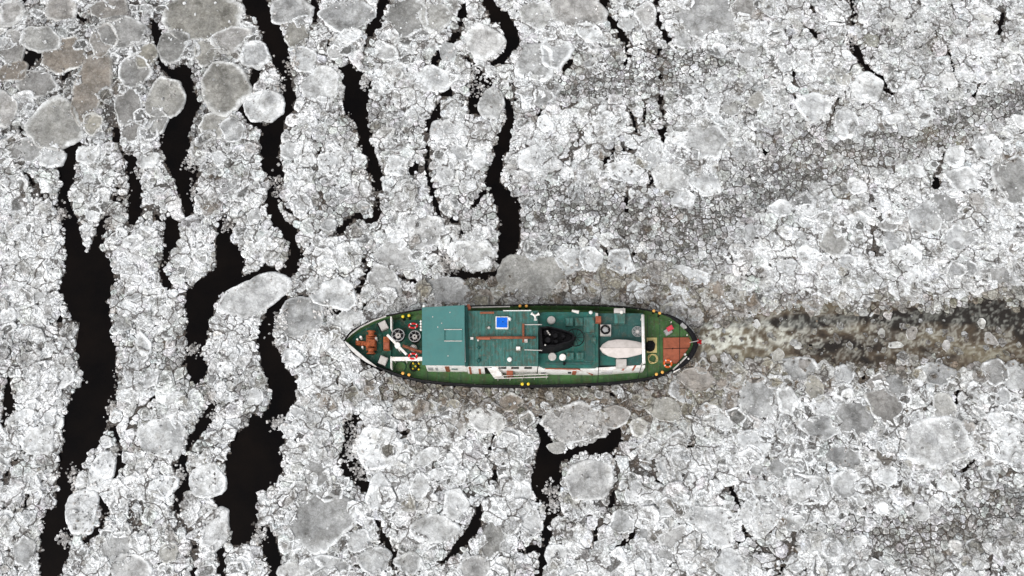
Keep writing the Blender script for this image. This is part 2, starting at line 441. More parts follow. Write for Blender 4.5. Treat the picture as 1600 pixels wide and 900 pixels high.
def in_poly(px, py, poly):
    inside = np.zeros(np.shape(px), dtype=bool)
    n = len(poly)
    for i in range(n):
        x0, y0 = poly[i]; x1, y1 = poly[(i + 1) % n]
        c = ((y0 > py) != (y1 > py)) & (px < (x1 - x0) * (py - y0) / (y1 - y0 + 1e-9) + x0)
        inside ^= c
    return inside
_hc = P(812, 539, 2.4)
WATER_HULL = [tuple(to_px(_hc.x + (q.x - _hc.x) * .985, _hc.y + (q.y - _hc.y) * .885, 0.0)) for q in (P(x, y, 2.4) for x, y in HULL_PX)]
HULLM = in_poly(GX, GY, WATER_HULL)

# ================================================================ water
wm, nt, b = newmat("black_river_water")
nt.links.new(ramp(nt, noise(nt, .22, 5, .6), [(.35, (0.0012, 0.0010, 0.0012)), (.7, (0.0045, 0.0030, 0.0024))]), b.inputs["Base Color"])
b.inputs["Roughness"].default_value = 0.18
b.inputs["Specular IOR Level"].default_value = 0.06
bump(nt, b, noise(nt, 2.2, 3, 0.5), 0.12, 0.05)
S = 4000
me = bpy.data.meshes.new("water")
me.from_pydata([(-S, -S, 0), (S, -S, 0), (S, S, 0), (-S, S, 0)], [], [(0, 1, 2, 3)])
tag(put("water", me, wm, loc=Vector((0, 0, 0))), kind="structure")

# ================================================================ slush sheet between the fragments
WHITE = np.array((0.79, 0.812, 0.828)); WGREY = np.array((0.20, 0.20, 0.195)); PANG = np.array((0.165, 0.166, 0.163))
BROWN = np.array((0.150, 0.115, 0.080)); OLIVE = np.array((0.215, 0.195, 0.145)); DARKB = np.array((0.045, 0.034, 0.026))

def lerp(a, b, t):
    t = np.asarray(t)[..., None]
    return a * (1 - t) + b * t

c00, c11 = P(X0 + 20, Y1 - 20), P(X1 - 20, Y0 + 20)
XW0, XW1 = P(X0 + 20, 450).x, P(X1 - 20, 450).x
YW0, YW1 = c00.y, c11.y
RES = 0.15
sx = np.arange(XW0, XW1, RES); sy = np.arange(YW0, YW1, RES)
SX, SY = np.meshgrid(sx, sy)
spx, spy = to_px(SX, SY, 0.0)
so = sample(OPEN, spx, spy); swk = sample(WAKE, spx, spy); ssl = sample(SILT, spx, spy); sgr = sample(GREY, spx, spy)
n1 = vnoise(SX / .5, SY / .5, 31, 3); n2 = vnoise(SX / 2.2, SY / 1.3, 33, 3); n3 = vnoise(SX / .9, SY / .5, 35, 4, .65)
churn = np.clip((spx - 1080) / 30, 0, 1) * np.exp(-((spy - 528) / 26) ** 2) * np.exp(-np.clip(spx - 1100, 0, 9e9) / 170)
SZ = 0.05 + .05 * (n1 - .5) + swk * (.10 * (n3 - .5) - .01) + churn * .22 * (n3 - .45)
sc = lerp(np.broadcast_to(np.array((.050, .043, .038)), SX.shape + (3,)), WGREY, np.clip((n1 - .4) * .9, 0, 1))
sc = lerp(sc, lerp(np.broadcast_to(DARKB * 2.2, SX.shape + (3,)), BROWN, np.clip((n1 - .25) * 2, 0, 1)), np.clip(ssl * 1.2, 0, 1))
wx_ = SX + 1.6 * (vnoise(SX / 1.8, SY / 1.4, 41, 3) - .5); wy_ = SY + 1.6 * (vnoise(SX / 1.8, SY / 1.4, 43, 3) - .5)
w1 = vnoise(wx_ / 3.6, wy_ / 1.7, 45, 4, .6); w2 = 1 - 2 * np.abs(vnoise(wx_ / .9, wy_ / .7, 47, 4, .62) - .5)
dkz = sample(blobs([(1580,490,100,20,.75),(1480,490,60,14,.5),(1120,506,40,7,.55),(1190,504,55,8,.5),(1255,503,34,15,.45),(1340,500,60,10,.25),(1285,540,45,14,.35),(1400,512,40,14,.3),(1390,533,30,12,.25),(1460,540,40,12,.2),(1560,520,50,14,.3)]), spx, spy)
v = np.clip(.09 + .85 * (w1 - .36) + .36 * (w2 - .62) - dkz * (.3 + .5 * n1) - .46 * sample(streak, spx, spy) * (.55 + .9 * n1) + .05 * churn, 0, 1)
K4 = [np.array(k) for k in ((.012, .009, .007), (.060, .043, .028), (.125, .103, .068), (.205, .190, .138), (.40, .39, .33))]
wkc = np.zeros(SX.shape + (3,))
for ch in range(3): wkc[..., ch] = np.interp(v, [0, .22, .45, .7, 1.0], [k[ch] for k in K4])
sc = lerp(sc, wkc, np.clip(swk * 2.2, 0, 1))
foam = np.clip(churn * .62 * (w2 - .66) * 4 * np.clip((w1 - .34) * 4, 0, 1.2), 0, 1) + np.clip(swk * (w2 - .86) * 6, 0, 1) * .35
sc = lerp(sc, np.array((.62, .63, .57)), np.clip(foam, 0, .9))
keep = (so < 1.0 + 3.2 * np.clip(n2 * 2 - .8, 0, 1)) & ~sample(HULLM, spx, spy)
edge = np.clip((so + 7) / 8, 0, 1) * (swk < .2)                # a brown sunken lip along the leads
sc = lerp(sc, DARKB * 1.6, edge * .7)
SZ = np.maximum(SZ - edge * .045, .008)
sc = lerp(sc, DARKB * .6, np.clip((so - .5) / 1.5, 0, 1) * (swk < .2))
ny, nx = SX.shape
idx = np.arange(ny * nx).reshape(ny, nx)
fk = keep[:-1, :-1] & keep[1:, :-1] & keep[:-1, 1:] & keep[1:, 1:]
quads = np.stack([idx[:-1, :-1][fk], idx[:-1, 1:][fk], idx[1:, 1:][fk], idx[1:, :-1][fk]], 1)
used = np.zeros(ny * nx, bool); used[quads.ravel()] = True
remap = np.cumsum(used) - 1
vv = np.stack([SX.ravel(), SY.ravel(), SZ.ravel()], 1)[used]
me = mesh_np("slush", vv, np.full(len(quads), 4), remap[quads].ravel(), np.concatenate([sc, (1 - np.clip(swk * 2.2, 0, 1))[..., None]], -1).reshape(-1, 4)[used], smooth=True)
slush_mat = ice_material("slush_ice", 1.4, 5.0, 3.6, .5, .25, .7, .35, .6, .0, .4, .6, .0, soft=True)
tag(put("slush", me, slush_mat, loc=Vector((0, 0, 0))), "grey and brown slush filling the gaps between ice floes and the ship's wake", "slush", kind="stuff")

# ================================================================ traced and scattered floes
# px, py, rx, ry (1600 px), turn, tone 0 white .. 1 wet grey, rim (share of the radius frosted white), silt
FL = [
 (192,50,37,25,5,.95,.10,0),(270,72,25,27,0,.9,.12,.05),(138,140,27,52,8,.85,.08,.35),(58,130,28,21,10,.9,.14,0),(84,195,40,42,0,.85,.12,.05),(211,112,27,26,0,.9,.12,0),
 (201,165,23,28,20,.9,.08,.05),(258,152,30,34,0,.8,.08,.2),(350,132,42,38,10,.85,.14,.05),(318,28,62,40,0,.9,.06,.15),(398,85,22,22,0,.6,.3,0),(64,62,30,22,0,.85,.16,0),
 (102,85,32,27,0,.9,.05,.4),(20,72,20,24,0,.85,.1,.1),(8,172,22,27,0,.75,.12,0),(208,205,17,15,0,.85,.1,0),(320,80,18,20,0,.85,.12,.1),(360,62,30,22,-10,.7,.22,.15),(345,195,34,20,0,.8,.14,.1),
 (365,205,20,18,0,.75,.2,0),(170,15,30,18,0,.8,.1,.1),(95,15,26,20,20,.6,.2,.1),(20,20,22,20,0,.5,.3,.1),(248,190,14,20,0,.85,.1,0),(232,250,18,15,0,.6,.3,0),(40,235,30,18,10,.7,.1,.1),(85,245,20,16,0,.6,.3,0),
 (10,245,22,12,0,.9,.06,.1),(160,62,22,26,0,.75,.15,.2),(230,90,14,18,0,.9,.1,.3),(20,112,22,16,0,.85,.06,.4),(145,195,16,18,0,.75,.2,.3),
 (412,168,26,24,0,.55,.14,0),(540,26,38,24,0,.75,.12,0),(545,57,17,14,-20,.45,.3,0),(463,54,19,18,0,.85,.1,.35),(455,14,36,22,0,.7,.18,.05),(634,28,33,28,10,.85,.16,.12),(682,28,24,26,0,.65,.2,.25),
 (702,80,13,15,0,.6,.12,0),(476,92,22,20,0,.55,.2,0),(604,82,19,14,10,.55,.35,.1),(757,66,28,26,20,.5,.35,.25),(676,124,34,18,-10,.25,.4,0),(505,130,30,28,40,.55,.12,.05),(700,205,24,20,0,.4,.3,.05),(770,160,20,24,0,.55,.2,.1),
 (715,240,22,13,0,.65,.25,0),(520,255,24,22,30,.2,.4,0),(620,260,20,16,0,.15,.5,0),(905,14,36,30,0,.75,.18,.25),(835,100,32,27,0,.7,.28,.05),(1106,24,47,32,0,.8,.08,.03),(1162,10,20,16,0,.75,.14,.25),(868,80,26,22,0,.5,.24,0),
 (980,38,13,11,0,.65,.1,0),(1105,218,33,27,5,.7,.22,.03),(840,20,24,22,10,.5,.2,.2),(1010,25,18,22,0,.55,.3,.2),(925,52,22,14,30,.05,.5,0),(1020,240,21,20,0,.15,.3,0),(1048,278,24,21,20,.3,.2,.15),(1102,290,23,18,0,.25,.2,0),
 (840,250,32,20,10,.2,.4,.02),(975,265,28,16,10,.15,.4,0),(925,405,17,17,0,.2,.3,0),(1070,312,19,15,0,.2,.4,0),(970,410,22,20,40,.2,.4,0),(890,408,20,18,0,.55,.2,0),(1078,430,26,14,10,.05,.4,0),
 (1305,381,23,22,0,.75,.26,.2),(1542,232,22,20,0,.1,.4,0),(1580,278,34,34,0,.75,.16,.12),(1476,326,18,22,0,.75,.12,.05),(1422,400,21,16,0,.05,.5,0),(1446,340,22,24,0,.55,.12,0),(1390,352,15,12,0,.7,.25,.15),(1265,402,18,18,0,.1,.5,0),
 (1557,430,22,13,0,.75,.1,.1),(1358,135,26,22,0,.35,.5,.1),(1270,165,28,22,0,.15,.5,0),(1320,195,20,22,0,.2,.4,0),(1500,280,24,18,0,.5,.3,.05),(1340,342,15,12,0,.15,.5,0),(1500,370,22,20,0,.6,.15,0),
 (525,458,34,25,0,.5,.2,0),(470,500,34,31,0,.7,.15,.02),(540,503,26,20,-20,.45,.2,.05),(392,465,52,28,-20,.5,.16,.06),(620,400,36,20,25,.6,.12,.1),(665,360,34,26,-20,.35,.25,.15),(700,455,34,22,10,.7,.1,.1),(740,395,34,24,0,.3,.4,.15),
 (600,440,34,18,30,.65,.14,.1),(830,425,54,30,5,.7,.08,.28),(900,662,44,33,0,.45,.16,.3),(1185,622,28,33,0,.7,.12,.05),(1255,575,30,18,10,.65,.25,.1),(1318,585,18,17,0,.6,.2,0),(1272,605,18,20,-20,.75,.2,.55),(1285,632,20,14,0,.2,.4,0),
 (1466,586,29,18,0,.8,.22,0),(1553,582,19,21,0,.85,.2,.1),(1335,655,28,32,0,.8,.12,.06),(1385,635,30,26,40,.9,.12,.2),(1400,605,24,14,20,.75,.3,.05),(1285,668,30,18,0,.8,.2,0),(1475,640,18,22,0,.7,.16,.25),(1570,665,24,26,0,.35,.25,0),
 (1590,590,20,22,0,.65,.1,.05),(1215,732,14,16,0,.85,.1,0),(1322,712,27,20,0,.8,.18,0),(1382,742,21,21,0,.15,.35,0),(1325,755,22,24,30,.6,.25,.02),(1470,692,52,34,-10,.5,.2,.06),(1265,765,36,24,25,.35,.2,.05),(1340,782,12,10,0,.6,.2,.05),
 (1575,700,26,30,0,.15,.4,0),(1240,815,16,18,0,.6,.15,.05),(1510,680,16,28,20,.7,.16,.35),
 (130,800,24,37,0,.1,.4,0),(40,860,15,26,-10,.6,.25,0),(335,832,23,33,12,.3,.32,.06),(256,762,20,22,0,.35,.4,0),(160,735,18,34,25,.15,.4,0),(185,853,26,24,0,.65,.2,.05),(205,892,36,24,0,.6,.22,.15),(326,748,25,27,20,.4,.15,0),(255,680,40,30,10,.6,.2,0),(60,690,30,22,0,.4,.3,0),
 (505,815,48,42,0,.8,.16,.03),(493,738,19,19,0,.8,.1,.05),(620,765,14,24,10,.7,.12,.1),(595,770,20,26,0,.45,.3,0),(588,700,36,34,30,.15,.4,0),(640,880,20,18,0,.75,.3,.05),(678,825,36,26,0,.55,.3,.08),(772,845,17,27,5,.8,.14,.15),(585,878,24,20,0,.7,.2,0),
 (470,888,30,18,0,.5,.3,.1),(665,715,13,24,55,.45,.2,.02),(690,740,26,10,-15,.2,.3,0),(640,740,14,12,0,.45,.2,0),(655,760,14,20,0,.5,.2,0),(700,720,16,12,30,.35,.2,.02),(712,785,20,24,0,.35,.4,.05),(520,885,34,18,0,.65,.2,.02),(740,890,28,20,0,.65,.2,.15),(560,845,20,17,0,.55,.2,0),
 (922,748,41,33,-5,.55,.14,.12),(975,815,19,18,20,.7,.14,0),(1040,866,13,12,0,.75,.08,.05),(870,870,20,18,0,.4,.4,.1),(1115,820,40,26,20,.25,.35,.05),(1050,840,26,14,-40,.7,.2,.15),(1175,690,30,18,0,.2,.4,0),(1170,800,26,16,-40,.2,.3,0),(1195,810,22,30,30,.45,.2,.05),
 (915,680,20,14,0,.6,.1,.3),(830,815,17,20,0,.55,.2,.05),(1140,880,26,20,0,.15,.4,0),(905,895,24,16,0,.25,.4,0),(1010,895,34,14,0,.2,.3,0),
 (1085,590,30,16,0,.6,.1,.6),(1215,556,10,11,0,.55,.1,.5),(1248,540,6,6,0,.4,.1,.35),(1258,566,8,11,20,.6,.1,.45),(1425,520,9,12,30,.65,.1,.45),(1534,505,6,8,0,.5,.1,.4),(1548,530,11,8,40,.55,.1,.4),(1400,538,11,5,0,.4,.1,.3),(1115,560,5,6,0,.5,.1,.5),(1378,520,5,6,0,.5,.1,.4),(1479,540,5,8,10,.5,.1,.4),(1182,506,6,6,0,.3,.1,.3),
 (1040,640,30,20,20,.55,.1,.5),(960,650,26,18,0,.5,.2,.45),(760,655,30,18,0,.35,.3,.25),(870,700,14,9,0,.6,.1,.35),
]
FL = [f[:5] + (max(f[5], .28), f[6] * (.6 if f[5] < .28 else 1), f[7]) for f in FL]
pl = []          # placed: x, y, r in px for spacing
for f in FL: pl.append((f[0], f[1], (f[2] + f[3]) / 2))
fr = random.Random(5)
tries = 0
while len(FL) < 300 and tries < 60000:
    tries += 1
    x, y = fr.uniform(-5, 1605), fr.uniform(-5, 905)
    pz, gr = float(sample(PANZ, x, y)), float(sample(GREY, x, y))
    rr = fr.uniform(9, 17) + 5 * pz * fr.random()
    if gr > .45 or float(sample(WAKE, x, y)) > .05: continue
    if float(sample(OPEN, x, y)) > -rr * .9: continue
    if any((x - a) ** 2 + (y - c) ** 2 < (.95 * (rr + r)) ** 2 for a, c, r in pl): continue
    hy = np.array([sample(HULLM, x + dx, y + dy) for dx, dy in ((0, 0), (rr, 0), (-rr, 0), (0, rr), (0, -rr))])
    if hy.any(): continue
    s = float(sample(SILT, x, y))
    tone = min(.95, max(0.22, fr.gauss(.36 + .4 * pz + .2 * gr, .22)))
    FL.append((x, y, rr * fr.uniform(.95, 1.3), rr * fr.uniform(.75, 1.0), fr.uniform(0, 180), tone, fr.uniform(.12, .5), s * .8 + (.15 * fr.random() if fr.random() < .2 else 0)))
    pl.append((x, y, rr))

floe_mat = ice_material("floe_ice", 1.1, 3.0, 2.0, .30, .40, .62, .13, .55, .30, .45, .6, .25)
FLOES = []
OCC = {}
def floe_shape(seed):
    g = np.random.default_rng(seed)
    nth = 56
    th = np.linspace(0, 2 * np.pi, nth, endpoint=False)
    sharp = g.random() < .5
    k = g.integers(5, 8) if sharp else g.integers(8, 13)
    ang = np.sort(g.uniform(0, 2 * np.pi, k)); dist = g.uniform(.84, 1.12, k)
    dth = (th[:, None] - ang[None] + np.pi) % (2 * np.pi) - np.pi
    rr = np.where(np.abs(dth) < 1.35, dist[None] / np.maximum(np.cos(dth), .2), 9).min(1)
    rr = np.minimum(rr, 1.22)
    for _ in range(0 if sharp else 2): rr = (np.roll(rr, 1) + 2 * rr + np.roll(rr, -1)) / 4
    a = g.uniform(0, 6.28, 3)
    rr *= 1 + .04 * np.sin(2 * th + a[0]) + .03 * np.sin(3 * th + a[1]) + .02 * np.sin(7 * th + a[2]) + g.normal(0, .014, nth)
    return th, rr, g

SV = np.array([1.0, 1.03, 1.0, .955, .90, .84, .77, .69, .60, .48, .35, .21, .08])
for i, (fx, fy, rx, ry, turn, tone, rim, silt) in enumerate(FL):
    th, rr, g = floe_shape(100 + i)
    if float(sample(ULP, fx, fy)) > .35: silt = silt + g.uniform(.04, .26); tone = max(tone, .72)
    c = P(fx, fy, .12)
    m = 0.5 * (P(fx + 1, fy, .12).x - P(fx - 1, fy, .12).x)      # metres per pixel here
    my = 0.5 * (P(fx, fy - 1, .12).y - P(fx, fy + 1, .12).y)
    ca, sa = math.cos(R(turn)), math.sin(R(turn))
    ux, uy = np.cos(th) * rr * rx, np.sin(th) * rr * ry
    ex, ey = (ca * ux + sa * uy) * m, (-(-sa * ux + ca * uy)) * -my
    OCC[i] = (c.x, c.y, ex.copy(), ey.copy())
    nth, ns = len(th), len(SV)
    inwake = float(sample(WAKE, fx, fy)) > .3
    top = (.10 if inwake else .17) + g.uniform(-.03, .05)
    if float(sample(ULP, fx, fy)) > .35: rim = max(rim, .10) + .03
    rimw = rim * (1 + .9 * (vnoise(np.cos(th) * 1.6 + 9, np.sin(th) * 1.6 + i, 51, 2) - .5))
    X = c.x + ex[None] * SV[:, None]; Y = c.y + ey[None] * SV[:, None]
    nz = vnoise(X / .45, Y / .45, 61, 3) - .5
    n_big = vnoise(X / 1.1 + i * 3, Y / 1.1, 63, 3)
    fro = np.clip((SV[:, None] - (1 - rimw[None]) + (n_big - .5) * .22) / .10, 0, 1)
    Z = top + fro * (.07 + .10 * nz) + .045 * nz
    Z[0] = -.12; Z[1] = top * .35; Z[2] = top * .8 + .03 * nz[2]
    ctr = lerp(np.broadcast_to(WHITE * .97, X.shape + (3,)), PANG * g.uniform(.88, 1.14), np.full(X.shape, tone))
    ctr = ctr * (1 + 1.25 * (n_big - .5))[..., None] * g.uniform(.82, 1.1)
    ctr = lerp(ctr, (BROWN if g.random() < .6 else OLIVE) * 1.25, np.clip(silt * (.5 + n_big), 0, .9))
    along = np.clip((vnoise(np.cos(th) * 1.3 + 3 * i, np.sin(th) * 1.3, 57, 2) - .34) * 4.5, 0, 1)[None]
    if float(sample(ULP, fx, fy)) > .35: along = np.maximum(along, .5)
    fro = fro * along * g.uniform(.55, 1.0)
    rc = lerp(np.broadcast_to(WHITE * 1.02, X.shape + (3,)), OLIVE * 1.3, np.full(X.shape, silt * .6))
    C = lerp(ctr, rc, fro)
    C[0] *= .5
    clean = np.clip((1 - .85 * np.clip(tone * 1.1, 0, 1)) * (1 - min(1, silt * 1.3)), 0, 1)
    C = np.concatenate([C, np.maximum(fro * (1 - silt), clean)[..., None]], -1)
    verts = np.concatenate([np.stack([X, Y, Z], -1).reshape(-1, 3), [[c.x, c.y, float(Z[-1].mean())]]])
    cols = np.concatenate([C.reshape(-1, 4), C[-1].mean(0, keepdims=True)])
    id2 = np.arange(ns * nth).reshape(ns, nth)
    nxt = np.roll(id2, -1, 1)
    q = np.stack([id2[:-1], nxt[:-1], nxt[1:], id2[1:]], -1).reshape(-1, 4)
    tri = np.stack([id2[-1], nxt[-1], np.full(nth, ns * nth)], -1)
    if True:
        lens = np.concatenate([np.full(len(q), 4), np.full(nth, 3)])
    me = mesh_np("ice_floe", verts, lens, np.concatenate([q.ravel(), tri.ravel()]), np.clip(cols, 0.0, .88), smooth=True)
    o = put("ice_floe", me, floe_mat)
    FLOES.append((o, fx, fy, rx, ry, tone, rim, silt))

# ================================================================ brash ice: a packed mosaic of fragments with rubble on top
CELL = .12
ow, oh = int((XW1 - XW0) / CELL) + 2, int((YW1 - YW0) / CELL) + 2
occ = np.zeros((oh, ow), bool)
oxx = XW0 + (np.arange(ow) + .5) * CELL; oyy = YW0 + (np.arange(oh) + .5) * CELL
OX, OY = np.meshgrid(oxx, oyy)
opx, opy = to_px(OX, OY, 0.05)
lead_occ = (sample(OPEN, opx, opy) > 0)
hull_occ = sample(HULLM, opx, opy)
floe_occ = np.zeros((oh, ow), bool); floe_white = np.zeros((oh, ow), bool)
for i, (cx, cy, ex, ey) in OCC.items():
    x0, x1 = cx + ex.min(), cx + ex.max(); y0, y1 = cy + ey.min(), cy + ey.max()
    i0, i1 = max(0, int((x0 - XW0) / CELL)), min(ow, int((x1 - XW0) / CELL) + 2)
    j0, j1 = max(0, int((y0 - YW0) / CELL)), min(oh, int((y1 - YW0) / CELL) + 2)
    if i1 <= i0 or j1 <= j0: continue
    poly = list(zip(cx + ex * .97, cy + ey * .97))
    ip_ = in_poly(OX[j0:j1, i0:i1], OY[j0:j1, i0:i1], poly)
    floe_occ[j0:j1, i0:i1] |= ip_
    if FL[i][5] < .46: floe_white[j0:j1, i0:i1] |= ip_
block = lead_occ | hull_occ | floe_occ

def at_occ(F, x, y):
    return F[min(oh - 1, max(0, int((y - YW0) / CELL))), min(ow - 1, max(0, int((x - XW0) / CELL)))]

sites = []          # x, y, r, live
occ[:] = block
def dart(n, rfun, seed, ok=None):
    g = np.random.default_rng(seed)
    xs = g.uniform(XW0, XW1, n); ys = g.uniform(YW0, YW1, n); us = g.random(n)
    ppx, ppy = to_px(xs, ys, .05)
    gr = sample(GREY, ppx, ppy); sl = sample(SILT, ppx, ppy); wk = sample(WAKE, ppx, ppy)
    rr = rfun(us, gr, sl, wk)
    iii = ((xs - XW0) / CELL).astype(int); jjj = ((ys - YW0) / CELL).astype(int)
    for x, y, r, i, j, w in zip(xs, ys, rr, iii, jjj, wk):
        if r <= 0 or occ[j, i]: continue
        k = max(1, int(r * .95 / CELL))
        a0, a1, b0, b1 = max(0, j - k), j + k + 1, max(0, i - k), i + k + 1
        if occ[a0:a1, b0:b1].mean() > .45: continue
        occ[a0:a1, b0:b1] = True
        sites.append((x, y, r, 1))
dart(9000, lambda u, g, s, w: np.where((g < .3) & (w < .1) & (s < .5), .55 + .6 * u * u, 0), 1)
dart(30000, lambda u, g, s, w: np.where((w < .15 + .2 * u), (.22 + .40 * u * u) * (1 - .35 * g), 0), 2)
dart(60000, lambda u, g, s, w: np.where((w < .3 * u + .1), .17 + .18 * u * u, 0), 3)
dart(120000, lambda u, g, s, w: np.where((w < .45 * u), .16 + .06 * u, 0), 4)
nlive = len(sites)
# virtual sites keep fragments out of the leads, the hull and the floes
jj, ii = np.nonzero(block)
g = np.random.default_rng(8)
nb_ = np.zeros_like(block)
for dj, di in ((1, 0), (-1, 0), (0, 1), (0, -1), (2, 0), (-2, 0), (0, 2), (0, -2)):
    nb_ |= ~np.roll(np.roll(block, dj, 0), di, 1)
rim_ = nb_[jj, ii]
sel = (rim_ & (g.random(len(ii)) < .7)) | (((ii + 2 * jj) % 4 == 0) & (jj % 4 == 0))
for i, j in zip(ii[sel], jj[sel]):
    sites.append((XW0 + (i + .5) * CELL, YW0 + (j + .5) * CELL, .12, 0))
HC = 1.0
hsh = {}
for k, (x, y, r, l) in enumerate(sites):
    hsh.setdefault((int(x // HC), int(y // HC)), []).append(k)
GJ = random.Random(21)
def clip_cell(k):
    x, y, r, _ = sites[k]
    big = r * 1.7 + .1
    poly = [(q_ * math.cos(a), q_ * math.sin(a)) for a, q_ in ((i_ * 1.0472 + GJ.uniform(-.4, .4), big * GJ.uniform(.62, 1.0)) for i_ in range(6))]
    hx, hy = int(x // HC), int(y // HC)
    rad = 2 if r > .5 else 1
    cand = []
    for a in range(-rad, rad + 1):
        for c in range(-rad, rad + 1):
            for q in hsh.get((hx + a, hy + c), ()):
                if q != k:
                    s = sites[q]; dx, dy = s[0] - x, s[1] - y
                    d2 = dx * dx + dy * dy
                    if d2 < 4 * big * big and d2 > 1e-6: cand.append((d2, dx, dy, s[2]))
    cand.sort()
    for d2, dx, dy, r2 in cand:
        h = (d2 + r * r - r2 * r2) / 2 if r2 > .121 else d2 * .93
        mx = max(px_ * dx + py_ * dy for px_, py_ in poly)
        if mx <= h: continue
        out = []
        n = len(poly)
        for t in range(n):
            ax, ay = poly[t]; bx, by = poly[(t + 1) % n]
            da, db = ax * dx + ay * dy - h, bx * dx + by * dy - h
            if da <= 0: out.append((ax, ay))
            if (da < 0 < db) or (db < 0 < da):
                u = da / (da - db); out.append((ax + u * (bx - ax), ay + u * (by - ay)))
        poly = out
        if len(poly) < 3: return None
    return poly

BV, BL, BI, BC = [], [], [], []
nv = 0
sxy = np.array([(s[0], s[1]) for s in sites[:nlive]])
spx_, spy_ = to_px(sxy[:, 0], sxy[:, 1], .05)
fg, fsil, fp, fw, fo, fu = (sample(F, spx_, spy_) for F in (GREY, SILT, PANZ, WAKE, OPEN, ULP))
# agglomerates: fragments frozen together into larger plates with darker joints
ag_r = 2.0
ax_, ay_ = np.floor((sxy[:, 0] + (vnoise(sxy[:, 0] / 1.4, sxy[:, 1] / 1.4, 71) - .5) * 1.6) / ag_r), np.floor((sxy[:, 1] + (vnoise(sxy[:, 0] / 1.4, sxy[:, 1] / 1.4, 73) - .5) * 1.6) / ag_r)
best = np.full(nlive, 9e9); agid = np.zeros(nlive); second = np.full(nlive, 9e9)
for a in (-1, 0, 1):
    for c in (-1, 0, 1):
        cx, cy = ax_ + a, ay_ + c
        jx = (cx + .15 + .7 * _hash(cx, cy, 81)) * ag_r; jy = (cy + .15 + .7 * _hash(cx, cy, 83)) * ag_r
        d = np.hypot(sxy[:, 0] - jx, sxy[:, 1] - jy)
        hid = _hash(cx, cy, 85)
        nb = d < best
        second = np.where(nb, best, np.minimum(second, d))
        agid = np.where(nb, hid, agid); best = np.where(nb, d, best)
joint = np.clip(1 - (second - best) / .55, 0, 1)
u1, u2, u3 = rng.random(nlive), rng.random(nlive), rng.random(nlive)
tone = np.clip(.04 + .60 * fg * (.15 + 1.5 * u2) + .30 * fp * (agid > .35) + .75 * (agid - .55) * (u3 > .2) + .45 * (u1 - .5) + .18 * joint, 0, 1)
tone = np.where(u2 > .93, np.clip(tone + .45, 0, 1), tone)
tone = np.where(u2 < .10, tone * .3, tone)
ccol = lerp(np.broadcast_to(WHITE, (nlive, 3)), WGREY, tone)
ccol = lerp(ccol, np.where((u3 > .5)[:, None], BROWN, OLIVE), np.clip(fsil * (.35 + u2 * .9), 0, .95))
ccol = ccol * (0.94 + .12 * u3)[:, None] * (1 + rng.normal(0, .018, (nlive, 3)))
ccol = np.concatenate([ccol, (np.clip(1 - 1.1 * fg, 0, 1) * np.clip(1 - 1.5 * fsil, 0, 1))[:, None]], 1)
ccol = np.concatenate([ccol[:, :3] * (1 - .38 * fu)[:, None], ccol[:, 3:] * (1 - .7 * fu)[:, None]], 1)
zt = .10 + .07 * u2 + .05 * (agid - .5) - .05 * fg - .05 * fw
gj = random.Random(3)
for k in range(nlive):
    if fu[k] > .3 and u2[k] < .42 * fu[k]: continue
    poly = clip_cell(k)
    if not poly or len(poly) < 3: continue
    x, y, r, _ = sites[k]
    gap = .008 + .095 * joint[k] * u1[k] ** 2.2 + .05 * fg[k] * u2[k]
    pts = []
    n = len(poly)
    mr = sum(math.hypot(*p) for p in poly) / n
    if mr < .06: continue
    sh = max(.55, 1 - gap / mr)
    for t in range(n):
        ax, ay = poly[t]; bx, by = poly[(t + 1) % n]
        L = math.hypot(bx - ax, by - ay)
        if L < .04: continue
        pts.append((ax * sh, ay * sh))
        if L > .30:
            cut = 3 if L > .6 else 2
            for q in range(1, cut):
                f = q / cut; jt = L * .09
                pts.append(((ax + (bx - ax) * f) * sh + gj.uniform(-jt, jt * .3), (ay + (by - ay) * f) * sh + gj.uniform(-jt, jt * .3)))
    n = len(pts)
    if n < 3: continue
    z = zt[k]
    tx, ty = gj.gauss(0, .10), gj.gauss(0, .10)
    lump = .03 + .07 * min(1, mr)
    vs_ = []
    for (a, c) in pts: vs_.append((x + a * 1.01, y + c * 1.01, -.03))
    for (a, c) in pts: vs_.append((x + a, y + c, z * .75 + tx * a + ty * c))
    for (a, c) in pts:
        f = gj.uniform(.66, .86); vs_.append((x + a * f, y + c * f, z + lump * gj.uniform(.1, 1) + tx * a + ty * c))
    for (a, c) in pts:
        f = gj.uniform(.28, .5); vs_.append((x + a * f, y + c * f, z + lump * gj.uniform(-.2, 1.1)))
    vs_.append((x + gj.uniform(-.1, .1) * mr, y + gj.uniform(-.1, .1) * mr, z + lump * gj.uniform(-.3, 1.0)))
    BV.extend(vs_)
    c0 = ccol[k]
    hollow = 1 - (.5 * u3[k] * min(1, mr / .35) if u1[k] > .35 else 0)
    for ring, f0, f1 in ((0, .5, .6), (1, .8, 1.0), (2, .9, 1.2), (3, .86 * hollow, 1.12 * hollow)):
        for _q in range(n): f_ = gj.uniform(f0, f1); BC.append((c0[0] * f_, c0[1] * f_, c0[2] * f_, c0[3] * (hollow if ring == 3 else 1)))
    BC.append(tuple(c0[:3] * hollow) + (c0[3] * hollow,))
    for ring in range(3):
        o0, o1 = nv + ring * n, nv + (ring + 1) * n
        for t in range(n):
            t2 = (t + 1) % n
            BL.append(4); BI.extend((o0 + t, o0 + t2, o1 + t2, o1 + t))
    o1 = nv + 3 * n; cc = nv + 4 * n
    for t in range(n):
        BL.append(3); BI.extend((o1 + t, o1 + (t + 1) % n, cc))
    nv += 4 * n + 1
BV = np.array(BV); BC = np.array(BC)

